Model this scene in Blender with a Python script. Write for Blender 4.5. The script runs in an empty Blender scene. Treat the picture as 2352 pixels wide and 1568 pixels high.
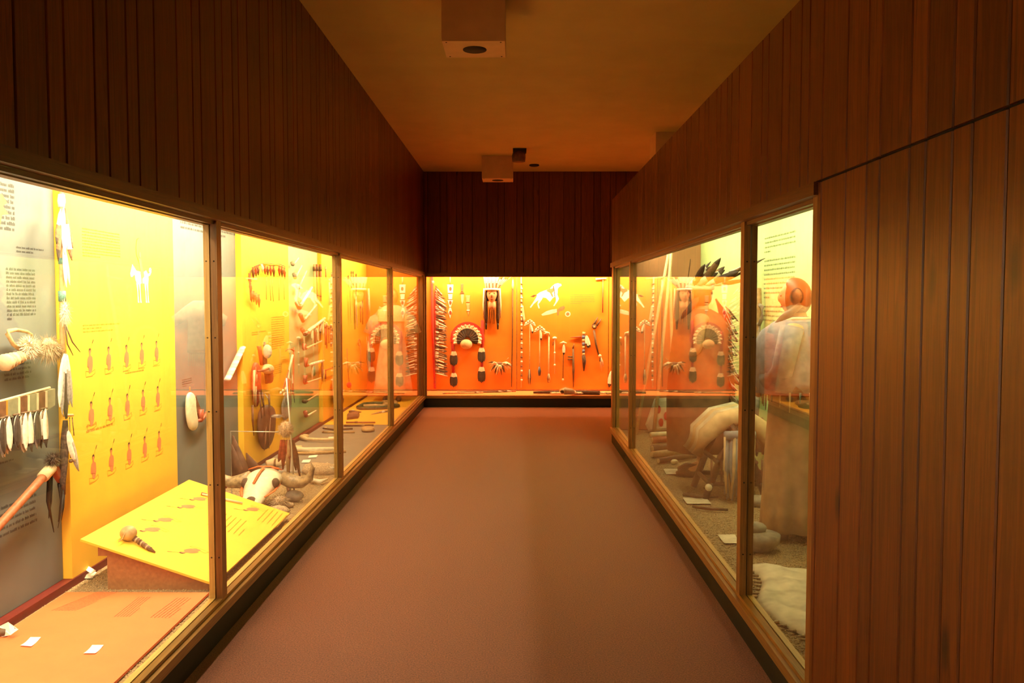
import bpy, bmesh, math, random
from mathutils import Vector, Matrix
random.seed(7)
SC = bpy.context.scene
COL = SC.collection
V = Vector
# ------------------------------------------------------------------ camera
FPX, H = 1898.0, 1.75                       # focal length in pixels of the 2352 wide frame, eye height
TH = math.atan((784 - 690) / FPX)           # pitched down
PS = math.atan(12 / FPX * math.cos(TH))     # turned a touch to the left
CF = V((-math.sin(PS) * math.cos(TH), math.cos(PS) * math.cos(TH), -math.sin(TH)))
CR = V((math.cos(PS), math.sin(PS), 0))
CU = CR.cross(CF)
cam = bpy.data.cameras.new('camera')
cam.sensor_width = 22.3
cam.lens = FPX / 2352 * 22.3
cam.clip_start = 0.05
cam_o = bpy.data.objects.new('camera', cam)
COL.objects.link(cam_o)
cam_o.location = (0, 0, H)
cam_o.rotation_euler = Matrix((CR, CU, -CF)).transposed().to_euler()
SC.camera = cam_o
# ------------------------------------------------------------------ world, exposure, case lamps
w = bpy.data.worlds.new('world')
SC.world = w
w.use_nodes = True
w.node_tree.nodes['Background'].inputs[0].default_value = (0.02, 0.012, 0.006, 1)
w.node_tree.nodes['Background'].inputs[1].default_value = 0.0
vs = SC.view_settings
vs.view_transform = 'Standard'
vs.look = 'None'
vs.exposure = 0.0
vs.gamma = 1.0
vs.use_curve_mapping = False
SC.cycles.max_bounces = 14
SC.cycles.diffuse_bounces = 7
SC.cycles.transparent_max_bounces = 24
SC.cycles.sample_clamp_indirect = 6

# plan of the hall (metres): corridor along +Y
XL, XR, YB, ZC = -1.515, 1.155, 13.5, 3.835
ZR, ZH0, ZH1 = 0.186, 2.155, 2.205          # rail top, header bottom / top
ZG = 0.17                                   # floor inside the cases
LB, RB, BB = -2.52, 2.24, 14.27             # back planes of the left, right and rear case
RY0, RY1, RTOP = 3.235, 10.15, 2.975        # right case window start, wall end, wall top
LTOP = 2.62                                 # lid of the cases


def lamp(name, loc, sx, sy, power, col, rot=(0, 0, 0)):
    l = bpy.data.lights.new(name, 'AREA')
    l.shape = 'RECTANGLE'
    l.size, l.size_y, l.energy, l.color = sx, sy, power, col
    o = bpy.data.objects.new(name, l)
    COL.objects.link(o)
    o.location = loc
    o.rotation_euler = rot
    return o


WARM = (1.0, 0.82, 0.50)
AMBER = (1.0, 0.68, 0.30)
GREENISH = (1.0, 0.86, 0.46)
LEFT_BAYS = [(-4.6, -1.75), (-1.65, 1.2), (1.32, 4.18), (4.3, 7.1), (7.22, 10.1), (10.2, 13.4)]
for i, (a, b) in enumerate(LEFT_BAYS[1:]):
    lamp('case_lamp', (-1.92, (a + b) / 2, 2.52), 0.12, b - a - 0.2, 165 if i < 3 else 112, WARM if i < 3 else AMBER, (0, math.radians(44), 0))
for a, b in ((4.55, 7.25), (7.35, RY1)):
    lamp('case_lamp', (1.55, (a + b) / 2, 2.52), 0.12, b - a - 0.25, 66, GREENISH, (0, math.radians(-48), 0))
for a, b in ((-1.5, 1.5), (1.6, 4.6)):
    lamp('case_lamp', ((a + b) / 2, 13.80, 2.48), b - a - 0.1, 0.12, 165, AMBER, (math.radians(45), 0, 0))

# ------------------------------------------------------------------ pixel <-> place helpers (2352 x 1568 frame)
def ray(px, py):
    return CF + CR * ((px - 1176) / FPX) + CU * ((784 - py) / FPX)


def onx(px, py, X):
    d = ray(px, py)
    return V((0, 0, H)) + d * (X / d.x)


def ony(px, py, Y):
    d = ray(px, py)
    return V((0, 0, H)) + d * (Y / d.y)


def onz(px, py, Z):
    d = ray(px, py)
    return V((0, 0, H)) + d * ((Z - H) / d.z)


# ------------------------------------------------------------------ materials
MATS = {}


def nn(nt, t, **kw):
    n = nt.nodes.new(t)
    for k, v in kw.items():
        setattr(n, k, v)
    return n


def mat(name, col, rough=0.6, var=0.12, scale=30.0, bump=0.0, bscale=200.0, spec=0.4, coat=0.0, stretch=None, rand=0.0,
        metal=0.0, sheen=0.0, col2=None, detail=3.0):
    """plain painted / natural surface: noise-varied colour with fine bump"""
    if name in MATS:
        return MATS[name]
    m = bpy.data.materials.new(name)
    m.use_nodes = True
    nt = m.node_tree
    b = nt.nodes['Principled BSDF']
    geo = nn(nt, 'ShaderNodeNewGeometry')
    vec = geo.outputs['Position']
    if stretch:
        mp = nn(nt, 'ShaderNodeMapping')
        mp.inputs['Scale'].default_value = stretch
        nt.links.new(vec, mp.inputs['Vector'])
        vec = mp.outputs[0]
    nz = nn(nt, 'ShaderNodeTexNoise')
    nz.inputs['Scale'].default_value = scale
    nz.inputs['Detail'].default_value = detail
    nt.links.new(vec, nz.inputs['Vector'])
    ramp = nn(nt, 'ShaderNodeValToRGB')
    c2 = col2 or tuple(max(0, c * (1 - var * 2)) for c in col)
    c1 = col if col2 else tuple(min(1, c * (1 + var)) for c in col)
    ramp.color_ramp.elements[0].position = 0.3
    ramp.color_ramp.elements[1].position = 0.7
    ramp.color_ramp.elements[0].color = (*c2, 1)
    ramp.color_ramp.elements[1].color = (*c1, 1)
    nt.links.new(nz.outputs['Fac'], ramp.inputs['Fac'])
    out = ramp.outputs['Color']
    if rand:
        oi = nn(nt, 'ShaderNodeObjectInfo')
        mr = nn(nt, 'ShaderNodeMapRange')
        mr.inputs['To Min'].default_value = 1 - rand
        mr.inputs['To Max'].default_value = 1 + rand
        nt.links.new(oi.outputs['Random'], mr.inputs['Value'])
        mx = nn(nt, 'ShaderNodeVectorMath', operation='SCALE')
        nt.links.new(out, mx.inputs[0])
        nt.links.new(mr.outputs[0], mx.inputs['Scale'])
        out = mx.outputs[0]
    nt.links.new(out, b.inputs['Base Color'])
    b.inputs['Roughness'].default_value = rough
    b.inputs['Specular IOR Level'].default_value = spec
    b.inputs['Metallic'].default_value = metal
    if coat:
        b.inputs['Coat Weight'].default_value = coat
        b.inputs['Coat Roughness'].default_value = 0.3
    if sheen:
        b.inputs['Sheen Weight'].default_value = sheen
    if bump:
        n2 = nn(nt, 'ShaderNodeTexNoise')
        n2.inputs['Scale'].default_value = bscale
        n2.inputs['Detail'].default_value = 4
        nt.links.new(vec, n2.inputs['Vector'])
        bp = nn(nt, 'ShaderNodeBump')
        bp.inputs['Strength'].default_value = bump
        bp.inputs['Distance'].default_value = 0.004
        nt.links.new(n2.outputs['Fac'], bp.inputs['Height'])
        nt.links.new(bp.outputs[0], b.inputs['Normal'])
    MATS[name] = m
    return m


def wood(name, dark, light, grain=(26, 26, 1.1), rough=0.42, knots=True, coat=0.15, rand=0.22, bump=0.25):
    """varnished boards: streaked grain along one axis, a few dark knots, each board its own tone"""
    if name in MATS:
        return MATS[name]
    m = bpy.data.materials.new(name)
    m.use_nodes = True
    nt = m.node_tree
    b = nt.nodes['Principled BSDF']
    geo = nn(nt, 'ShaderNodeNewGeometry')
    oi = nn(nt, 'ShaderNodeObjectInfo')
    sh = nn(nt, 'ShaderNodeVectorMath', operation='MULTIPLY_ADD')
    nt.links.new(oi.outputs['Random'], sh.inputs[0])
    sh.inputs[1].default_value = (0, 0, 17) if grain[2] < grain[0] else (0, 9, 0)
    nt.links.new(geo.outputs['Position'], sh.inputs[2])
    mp = nn(nt, 'ShaderNodeMapping')
    mp.inputs['Scale'].default_value = grain
    nt.links.new(sh.outputs[0], mp.inputs['Vector'])
    n1 = nn(nt, 'ShaderNodeTexNoise')
    n1.inputs['Scale'].default_value = 1.0
    n1.inputs['Detail'].default_value = 5
    n1.inputs['Distortion'].default_value = 1.6
    nt.links.new(mp.outputs[0], n1.inputs['Vector'])
    wv = nn(nt, 'ShaderNodeMath', operation='PINGPONG')
    mu = nn(nt, 'ShaderNodeMath', operation='MULTIPLY')
    mu.inputs[1].default_value = 7.0
    wv.inputs[1].default_value = 1.0
    nt.links.new(n1.outputs['Fac'], mu.inputs[0])
    nt.links.new(mu.outputs[0], wv.inputs[0])
    mixf = nn(nt, 'ShaderNodeMath', operation='MULTIPLY_ADD')
    mixf.inputs[1].default_value = 0.45
    nt.links.new(wv.outputs[0], mixf.inputs[0])
    sc = nn(nt, 'ShaderNodeMath', operation='MULTIPLY')
    sc.inputs[1].default_value = 0.6
    nt.links.new(n1.outputs['Fac'], sc.inputs[0])
    nt.links.new(sc.outputs[0], mixf.inputs[2])
    ramp = nn(nt, 'ShaderNodeValToRGB')
    ramp.color_ramp.elements[0].position = 0.2
    ramp.color_ramp.elements[1].position = 0.85
    ramp.color_ramp.elements[0].color = (*dark, 1)
    ramp.color_ramp.elements[1].color = (*light, 1)
    nt.links.new(mixf.outputs[0], ramp.inputs['Fac'])
    out = ramp.outputs['Color']
    if knots:
        mk = nn(nt, 'ShaderNodeMapping')
        mk.inputs['Scale'].default_value = (7, 7, 2.6)
        nt.links.new(sh.outputs[0], mk.inputs['Vector'])
        vo = nn(nt, 'ShaderNodeTexVoronoi')
        vo.inputs['Scale'].default_value = 0.55
        nt.links.new(mk.outputs[0], vo.inputs['Vector'])
        kr = nn(nt, 'ShaderNodeMapRange')
        kr.inputs['From Min'].default_value = 0.05
        kr.inputs['From Max'].default_value = 0.12
        kr.inputs['To Min'].default_value = 0.25
        nt.links.new(vo.outputs['Distance'], kr.inputs['Value'])
        km = nn(nt, 'ShaderNodeVectorMath', operation='SCALE')
        nt.links.new(out, km.inputs[0])
        nt.links.new(kr.outputs[0], km.inputs['Scale'])
        out = km.outputs[0]
    if rand:
        mr = nn(nt, 'ShaderNodeMapRange')
        mr.inputs['To Min'].default_value = 1 - rand
        mr.inputs['To Max'].default_value = 1 + rand
        nt.links.new(oi.outputs['Random'], mr.inputs['Value'])
        mx = nn(nt, 'ShaderNodeVectorMath', operation='SCALE')
        nt.links.new(out, mx.inputs[0])
        nt.links.new(mr.outputs[0], mx.inputs['Scale'])
        out = mx.outputs[0]
    nt.links.new(out, b.inputs['Base Color'])
    b.inputs['Roughness'].default_value = rough
    b.inputs['Coat Weight'].default_value = coat
    b.inputs['Coat Roughness'].default_value = 0.35
    bp = nn(nt, 'ShaderNodeBump')
    bp.inputs['Strength'].default_value = bump
    bp.inputs['Distance'].default_value = 0.002
    nt.links.new(mixf.outputs[0], bp.inputs['Height'])
    nt.links.new(bp.outputs[0], b.inputs['Normal'])
    MATS[name] = m
    return m


def glass_mat():
    """clear plate glass: Fresnel mirror over a clear body, the same from both sides of each face"""
    m = bpy.data.materials.new('plate_glass')
    m.use_nodes = True
    nt = m.node_tree
    nt.nodes.remove(nt.nodes['Principled BSDF'])
    out = nt.nodes['Material Output']
    geo = nn(nt, 'ShaderNodeNewGeometry')
    ior = nn(nt, 'ShaderNodeMapRange')
    ior.inputs['To Min'].default_value = 1.5
    ior.inputs['To Max'].default_value = 1 / 1.5
    nt.links.new(geo.outputs['Backfacing'], ior.inputs['Value'])
    fr = nn(nt, 'ShaderNodeFresnel')
    nt.links.new(ior.outputs[0], fr.inputs['IOR'])
    tr = nn(nt, 'ShaderNodeBsdfTransparent')
    tr.inputs[0].default_value = (0.985, 0.99, 0.98, 1)
    gl = nn(nt, 'ShaderNodeBsdfGlossy')
    gl.inputs['Roughness'].default_value = 0.0
    mx = nn(nt, 'ShaderNodeMixShader')
    nt.links.new(fr.outputs[0], mx.inputs[0])
    nt.links.new(tr.outputs[0], mx.inputs[1])
    nt.links.new(gl.outputs[0], mx.inputs[2])
    nt.links.new(mx.outputs[0], out.inputs['Surface'])
    return m


M_GLASS = glass_mat()
M_BOARD = wood('dark_board', (0.080, 0.0185, 0.002), (0.20, 0.051, 0.005), rough=0.36, coat=0.0)
M_OAK = wood('oak_rail_along', (0.17, 0.075, 0.016), (0.38, 0.19, 0.045), grain=(40, 1.3, 40), rough=0.38, knots=False, rand=0.0)
M_OAKX = wood('oak_rail_across', (0.17, 0.075, 0.016), (0.38, 0.19, 0.045), grain=(1.3, 40, 40), rough=0.38, knots=False, rand=0.0)
M_POST = wood('oak_post', (0.14, 0.052, 0.010), (0.34, 0.15, 0.034), grain=(40, 40, 1.4), rough=0.4, knots=False, rand=0.1)
M_STOP = wood('lit_oak_stop', (0.30, 0.16, 0.035), (0.55, 0.33, 0.085), grain=(40, 40, 1.4), rough=0.4, knots=False, rand=0.05)  # oak lightened in colour to carry the case light on the inner stops
M_SILL = wood('lit_oak_sill', (0.34, 0.19, 0.045), (0.60, 0.38, 0.11), grain=(40, 1.3, 40), rough=0.4, knots=False, rand=0.0)  # same oak along the grain, case light on the inner strip put into its colour
M_HEAD = wood('stained_header', (0.07, 0.019, 0.003), (0.15, 0.043, 0.007), grain=(40, 1.2, 40), rough=0.4, knots=False, rand=0.0)
M_CEIL = mat('ceiling_plaster', (0.60, 0.47, 0.20), rough=0.9, var=0.03, scale=3, bump=0.25, bscale=350, spec=0.1)
M_CARPET = mat('carpet', (0.29, 0.092, 0.050), rough=0.95, var=0.30, scale=130, bump=0.9, bscale=420, spec=0.05, sheen=0.3)
M_KICK = mat('black_kickboard', (0.012, 0.010, 0.009), rough=0.6, var=0.1)
M_DARK = mat('dark_backing', (0.010, 0.006, 0.004), rough=0.9)
M_WHITE = mat('case_white', (0.75, 0.72, 0.64), rough=0.8, var=0.02)
M_GREY = mat('blue_grey_paint', (0.150, 0.168, 0.158), rough=0.75, var=0.05, scale=6, bump=0.05, bscale=300)
M_YEL = mat('yellow_paint', (0.86, 0.50, 0.040), rough=0.7, var=0.03, scale=5, bump=0.05, bscale=300)
M_GRN = mat('green_paint', (0.30, 0.44, 0.25), rough=0.7, var=0.04, scale=5, bump=0.05, bscale=300)
M_LGRN = mat('pale_green_paint', (0.47, 0.62, 0.27), rough=0.7, var=0.04, scale=5, bump=0.05, bscale=300)
M_ORG = mat('orange_paint', (0.82, 0.235, 0.016), rough=0.7, var=0.04, scale=5, bump=0.05, bscale=300)
M_BROWNP = mat('tan_brown_paint', (0.42, 0.21, 0.105), rough=0.75, var=0.05, scale=5)
M_RED = mat('dark_red_paint', (0.15, 0.010, 0.005), rough=0.55, var=0.08)
M_SHELF = mat('salmon_shelf', (0.80, 0.27, 0.09), rough=0.7, var=0.03, scale=8)
M_PLY = mat('brown_hardboard', (0.36, 0.155, 0.055), rough=0.75, var=0.1, scale=60)

# ------------------------------------------------------------------ object helpers
def setp(o, label=None, cat=None, group=None, kind=None):
    if label:
        o['label'] = label
    if cat:
        o['category'] = cat
    if group:
        o['group'] = group
    if kind:
        o['kind'] = kind
    return o


def link(o, parent=None):
    COL.objects.link(o)
    if parent is not None:
        o.parent = parent
        o.matrix_parent_inverse = Matrix.Translation(-world_loc(parent))
    return o


def world_loc(o):
    # things sit at their own place; parts are built in hall coordinates at the origin
    return V(o.location)


def thing(name, label, cat, loc, group=None):
    o = bpy.data.objects.new(name, None)
    o.empty_display_size = 0.1
    o.location = loc
    COL.objects.link(o)
    return setp(o, label, cat, group)


def struct(name, loc=(0, 0, 0)):
    o = bpy.data.objects.new(name, None)
    o.location = loc
    COL.objects.link(o)
    o['kind'] = 'structure'
    return o


class MB:
    """collects faces with material slots, becomes ONE mesh object"""

    def __init__(s):
        s.v, s.f, s.mi, s.sm, s.mats = [], [], [], [], []
        s.soft = False

    def slot(s, m):
        if m not in s.mats:
            s.mats.append(m)
        return s.mats.index(m)

    def add(s, verts, faces, m, smooth=False):
        o = len(s.v)
        s.v.extend([tuple(p) for p in verts])
        k = s.slot(m)
        for f in faces:
            s.f.append([i + o for i in f])
            s.mi.append(k)
            s.sm.append(smooth)
        return s

    def box(s, a, b, m):
        x0, y0, z0 = (min(a[i], b[i]) for i in range(3))
        x1, y1, z1 = (max(a[i], b[i]) for i in range(3))
        vs_ = [(x0, y0, z0), (x1, y0, z0), (x1, y1, z0), (x0, y1, z0), (x0, y0, z1), (x1, y0, z1), (x1, y1, z1), (x0, y1, z1)]
        return s.add(vs_, [(0, 3, 2, 1), (4, 5, 6, 7), (0, 1, 5, 4), (1, 2, 6, 5), (2, 3, 7, 6), (3, 0, 4, 7)], m)

    def tube(s, pts, r, m, n=8, smooth=True, flat=1.0, up=None):
        """round rod through pts; r is a number or one radius per point"""
        pts = [V(p) for p in pts]
        if not hasattr(r, '__len__'):
            r = [r] * len(pts)
        rings = []
        for i, p in enumerate(pts):
            t = (pts[min(i + 1, len(pts) - 1)] - pts[max(i - 1, 0)]).normalized()
            ref = up or (V((0, 0, 1)) if abs(t.z) < 0.9 else V((0.3, 1, 0)))
            a = t.cross(V(ref)).normalized()
            b = a.cross(t).normalized()
            rings.append([p + a * (math.cos(2 * math.pi * k / n) * r[i]) + b * (math.sin(2 * math.pi * k / n) * r[i] * flat) for k in range(n)])
        vs_ = [q for g in rings for q in g]
        fs = []
        for i in range(len(pts) - 1):
            for k in range(n):
                fs.append((i * n + k, i * n + (k + 1) % n, (i + 1) * n + (k + 1) % n, (i + 1) * n + k))
        fs.append(tuple(range(n - 1, -1, -1)))
        fs.append(tuple((len(pts) - 1) * n + k for k in range(n)))
        return s.add(vs_, fs, m, smooth)

    def ball(s, c, r, m, nu=10, nv=7, squash=(1, 1, 1), jit=0.0):
        c = V(c)
        vs_ = [c + V((0, 0, r * squash[2]))]
        for i in range(1, nv):
            a = math.pi * i / nv
            for k in range(nu):
                b = 2 * math.pi * k / nu
                q = 1 + (random.random() - 0.5) * jit
                vs_.append(c + V((math.sin(a) * math.cos(b) * r * squash[0] * q, math.sin(a) * math.sin(b) * r * squash[1] * q, math.cos(a) * r * squash[2] * q)))
        vs_.append(c - V((0, 0, r * squash[2])))
        fs = [(0, 1 + k, 1 + (k + 1) % nu) for k in range(nu)]
        for i in range(nv - 2):
            for k in range(nu):
                fs.append((1 + i * nu + k, 1 + (i + 1) * nu + k, 1 + (i + 1) * nu + (k + 1) % nu, 1 + i * nu + (k + 1) % nu))
        e = 1 + (nv - 1) * nu
        fs += [(e, e - nu + (k + 1) % nu, e - nu + k) for k in range(nu)]
        return s.add(vs_, fs, m, True)

    def slab(s, outline, nrm, t, m, inset=0.16, edge=None):
        """pillowed plate: closed outline of world points, thickness t along nrm, softened front edge"""
        o = [V(p) for p in outline]
        nrm = V(nrm).normalized()
        c = sum(o, V()) / len(o)
        n = len(o)
        k = edge if edge is not None else 0.55
        rings = [o, [p + nrm * (t * k) for p in o], [p + (c - p) * inset + nrm * t for p in o]]
        vs_ = [p for g in rings for p in g]
        fs = [tuple(range(n - 1, -1, -1)), tuple(2 * n + i for i in range(n))]
        for g in range(2):
            for i in range(n):
                fs.append((g * n + i, g * n + (i + 1) % n, (g + 1) * n + (i + 1) % n, (g + 1) * n + i))
        s.soft = s.soft or n > 5
        return s.add(vs_, fs, m, n > 5)

    def quad(s, a, b, c, d, m):
        return s.add([a, b, c, d], [(0, 1, 2, 3)], m)

    def mesh(s, name):
        me = bpy.data.meshes.new(name)
        me.from_pydata(s.v, [], s.f)
        for m in s.mats:
            me.materials.append(m)
        me.polygons.foreach_set('material_index', s.mi)
        me.polygons.foreach_set('use_smooth', s.sm)
        me.update()
        bm = bmesh.new()
        bm.from_mesh(me)
        bmesh.ops.recalc_face_normals(bm, faces=bm.faces)
        bm.to_mesh(me)
        bm.free()
        return me

    def obj(s, name, parent=None, **kw):
        o = bpy.data.objects.new(name, s.mesh(name))
        if s.soft:
            md = o.modifiers.new('soft', 'SUBSURF')
            md.levels = md.render_levels = 2
        link(o, parent)
        return setp(o, **kw)


def subsurf(o, lv=1):
    md = o.modifiers.new('smooth', 'SUBSURF')
    md.levels = md.render_levels = lv
    return o


def sbox(name, a, b, m, parent=None, **kw):
    if parent is None and not kw:
        kw = dict(kind='structure')
    return MB().box(a, b, m).obj(name, parent, **kw)


# ------------------------------------------------------------------ the hall
sbox('floor', (-1.62, -4.6, -0.12), (6.6, 13.62, 0), M_CARPET)
sbox('ceiling', (-1.62, -4.6, ZC), (6.6, 13.62, ZC + 0.1), M_CEIL)

BOARD_MESH = {}


def boards(parent, axis, face, out, starts, z0, z1, th=0.012):
    """one board object per strip; axis 'y' runs along Y on plane x = face, 'x' along X on plane y = face"""
    for a, b in zip(starts, starts[1:]):
        g = 0.0032
        key = (axis, round(b - a, 4), z0, z1, out)
        if key not in BOARD_MESH:
            hw, c = (b - a) / 2 - g, 0.004
            prof = [(-hw, 0), (-hw, th - c), (-hw + c, th), (hw - c, th), (hw, th - c), (hw, 0)]
            vs_ = []
            for z in (z0, z1):
                for u, d in prof:
                    vs_.append((out * d, u, z) if axis == 'y' else (u, out * d, z))
            n = len(prof)
            fs = [tuple(range(n)), tuple(range(2 * n - 1, n - 1, -1))] + [(i, (i + 1) % n, n + (i + 1) % n, n + i) for i in range(n)]
            BOARD_MESH[key] = MB().add(vs_, fs, M_BOARD).mesh('board')
        o = bpy.data.objects.new('board', BOARD_MESH[key])
        COL.objects.link(o)
        o.parent = parent
        mid = (a + b) / 2
        o.location = (face - out * th, mid, 0) if axis == 'y' else (mid, face - out * th, 0)


def strip_starts(anchor, pattern, lo, hi):
    """board joints between lo and hi, the sheet pattern repeating through anchor"""
    per, xs, x = sum(pattern), [], anchor
    while x > lo:
        x -= per
    i = 0
    while x < hi:
        if x > lo + 0.03 and x < hi - 0.03:
            xs.append(x)
        x += pattern[i % len(pattern)]
        i += 1
    return [lo] + xs + [hi]


# left wall above the cases
wl = struct('wall_left')
MB().box((-1.62, -4.6, ZH1), (XL - 0.011, YB + 0.1, ZC), M_DARK).obj('backing', wl)
boards(wl, 'y', XL, 1, strip_starts(2.519, [.177, .101, .198, .099, .149, .098, .153, .229], -1.65, YB), ZH1, ZC)
# solid wall in front of the first case, behind the camera
wlf = struct('wall_left_front')
MB().box((-1.62, -4.6, 0), (XL - 0.011, -1.75, ZH1), M_DARK).obj('backing', wlf)
boards(wlf, 'y', XL, 1, strip_starts(2.519, [.177, .101, .198, .099, .149, .098, .153, .229], -4.6, -1.75), 0, ZH1)
# back wall above the rear case
wb = struct('wall_back')
MB().box((-1.62, YB + 0.011, ZH1), (6.6, YB + 0.1, ZC), M_DARK).obj('backing', wb)
boards(wb, 'x', YB, -1, strip_starts(-1.252, [.108, .157, .094, .162, .24, .179, .102, .205], XL, 6.0), ZH1, ZC)
# right wall: upper strip to the top, lower part only before the case window
wr = struct('wall_right')
PR = [.15, .097, .144, .096, .201, .098, .174, .234]
MB().box((XR + 0.011, -4.6, ZH1), (XR + 0.10, RY1, RTOP), M_DARK).obj('backing', wr)
MB().box((XR + 0.011, -4.6, 0), (XR + 0.10, RY0 - 0.03, ZH1), M_DARK).obj('backing', wr)
boards(wr, 'y', XR, -1, strip_starts(1.977, PR, -4.6, RY1), ZH1 + 0.005, RTOP)
boards(wr, 'y', XR, -1, strip_starts(1.977, PR, -4.6, 3.215), 0, ZH1 - 0.005)
# far side of the hall beyond the right-hand cases, and the end behind the camera
sbox('wall_right_far', (6.5, -4.6, 0), (6.6, 13.6, ZC), M_BOARD)
sbox('wall_front', (-1.62, -4.7, 0), (6.6, -4.6, ZC), M_BOARD)

# ------------------------------------------------------------------ case carcasses
YL0, YL1 = -1.72, 13.56
lc = struct('wall_left_case')
MB().box((LB - 0.10, YL0, 0), (LB - 0.012, YL1, LTOP), M_WHITE).obj('case_back', lc)
MB().box((LB - 0.10, YL0, LTOP), (-1.60, YL1, LTOP + 0.05), M_WHITE).obj('case_lid', lc)
MB().box((-1.645, YL0, ZH0 + 0.02), (-1.622, YL1, LTOP), M_WHITE).obj('header_lining', lc)
MB().box((LB - 0.1, YL0 - 0.03, 0), (-1.60, YL0, LTOP), M_WHITE).obj('case_end', lc)
MB().box((LB - 0.1, YL1, 0), (-1.57, YL1 + 0.04, LTOP), M_ORG).obj('end_panel', lc, label='orange end panel')
sbox('floor_left_case', (LB - 0.05, YL0, 0.0), (-1.592, YL1, ZG - 0.01), M_PLY)
sbox('baseboard_left', (-1.60, YL0, 0), (XL - 0.015, YB, 0.14), M_KICK)
rl = MB()
rl.box((-1.529, YL0, 0.14), (-1.505, YB - 0.005, ZR), M_OAK)
rl.box((-1.562, YL0, 0.14), (-1.529, YB - 0.005, ZR + 0.018), M_OAK)
rl.box((-1.598, YL0, 0.14), (-1.569, YB - 0.005, ZR + 0.018), M_SILL)
rl.obj('trim_1', kind='structure', label='oak sill rail under the long row of glass')
hd = MB()
hd.box((-1.625, YL0, ZH0), (-1.498, YB, ZH1), M_HEAD)
hd.box((-1.61, YL0, ZH0 - 0.022), (-1.572, YB, ZH0), M_OAK)
hd.box((-1.562, YL0, ZH0 - 0.018), (-1.54, YB, ZH0), M_HEAD)
hd.obj('trim_2', kind='structure', label='dark wooden header over the long row of glass')
sbox('trim_3', (LB - 0.012, YL0, ZG - 0.02), (LB + 0.056, YL1, ZG + 0.035), M_RED, kind='structure', label='dark red strip along the foot of the display panels')


def window(n, pane_a, pane_b, posts, label, stop=None):
    wnd = struct('window_%d' % n)
    wnd['label'] = label
    if pane_a is not None:
        MB().box(pane_a, pane_b, M_GLASS).obj('glass_pane', wnd)
    for k, (a, b) in enumerate(posts):
        MB().box(a, b, (stop or M_STOP) if k else M_POST).obj('glass_stop' if k else 'post', wnd)


SC_MESH = MB().tube([(0, 0, 0), (0, -0.0015, 0)], 0.004, M_DARK, n=8).mesh('screw')
LPOSTS = [-1.69, 1.25, 4.245, 7.175, 10.165]
edges = LPOSTS + [13.40]
n_win = 0
for i in range(len(LPOSTS)):
    n_win += 1
    y0, y1 = edges[i], edges[i + 1]
    hw = 0.032
    window(n_win, (-1.568, y0 + 0.002, ZR + 0.006), (-1.562, y1 - 0.002, ZH0 - 0.004),
           [((-1.5615, y0 - hw, ZR + 0.018), (-1.529, y0 + hw, ZH0)), ((-1.598, y0 - hw, ZR + 0.018), (-1.5685, y0 + hw, ZH0 - 0.02))],
           'tall glass pane of the long case')
    if y0 > 3:
        for z in (0.42, 0.80, 1.18, 1.56, 1.95):
            for x in (-1.545, -1.584):
                s_ = bpy.data.objects.new('screw', SC_MESH)
                COL.objects.link(s_)
                s_.parent = bpy.data.objects['window_%d' % n_win]
                s_.location = (x, y0 - hw, z)
window(6, None, None, [((-1.60, 13.38, ZR + 0.018), (-1.529, 13.46, ZH0)), ((-1.60, 13.43, ZR), (-1.51, 13.50, ZH0))], 'end post of the long case')

# right case
rc = struct('wall_right_case')
MB().box((RB + 0.012, RY0 - 0.1, 0), (RB + 0.10, RY1, LTOP), M_WHITE).obj('case_back', rc)
MB().box((XR + 0.1, RY0 - 0.1, LTOP), (RB + 0.1, RY1, LTOP + 0.05), M_WHITE).obj('case_lid', rc)
MB().box((1.262, RY0 - 0.1, ZH0 + 0.02), (1.285, RY1, LTOP), M_WHITE).obj('header_lining', rc)
MB().box((1.262, RY0 - 0.16, 0), (RB + 0.1, RY0 - 0.1, LTOP), M_BOARD).obj('case_end', rc)
MB().box((1.175, RY1 - 0.04, 0), (RB + 0.1, RY1 + 0.02, RTOP), M_BOARD).obj('end_wall', rc)
sbox('floor_right_case', (1.232, RY0 - 0.1, 0), (RB + 0.05, RY1 - 0.04, ZG - 0.01), M_PLY)
sbox('baseboard_right', (XR + 0.015, RY0 - 0.03, 0), (1.24, RY1 + 0.02, 0.14), M_KICK)
rl = MB()
rl.box((1.145, RY0, 0.14), (1.169, RY1 + 0.02, ZR), M_OAK)
rl.box((1.169, RY0, 0.14), (1.202, RY1 + 0.02, ZR + 0.018), M_OAK)
rl.box((1.209, RY0, 0.14), (1.238, RY1, ZR + 0.018), M_SILL)
rl.obj('trim_4', kind='structure', label='oak sill rail under the shorter row of glass')
hd = MB()
hd.box((1.138, RY0 - 0.03, ZH0), (1.265, RY1 + 0.01, ZH1), M_HEAD)
hd.box((1.212, RY0, ZH0 - 0.022), (1.25, RY1, ZH0), M_OAK)
hd.box((1.18, RY0, ZH0 - 0.018), (1.202, RY1, ZH0), M_HEAD)
hd.obj('trim_5', kind='structure', label='dark wooden header over the shorter row of glass')
sbox('trim_6', (RB - 0.03, RY0 - 0.1, ZG - 0.02), (RB + 0.012, RY1 - 0.04, ZG + 0.03), M_RED, kind='structure', label='dark red strip at the foot of the pale green panels')
RPOSTS = [3.262, 4.315, 8.62, 10.06]
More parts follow.
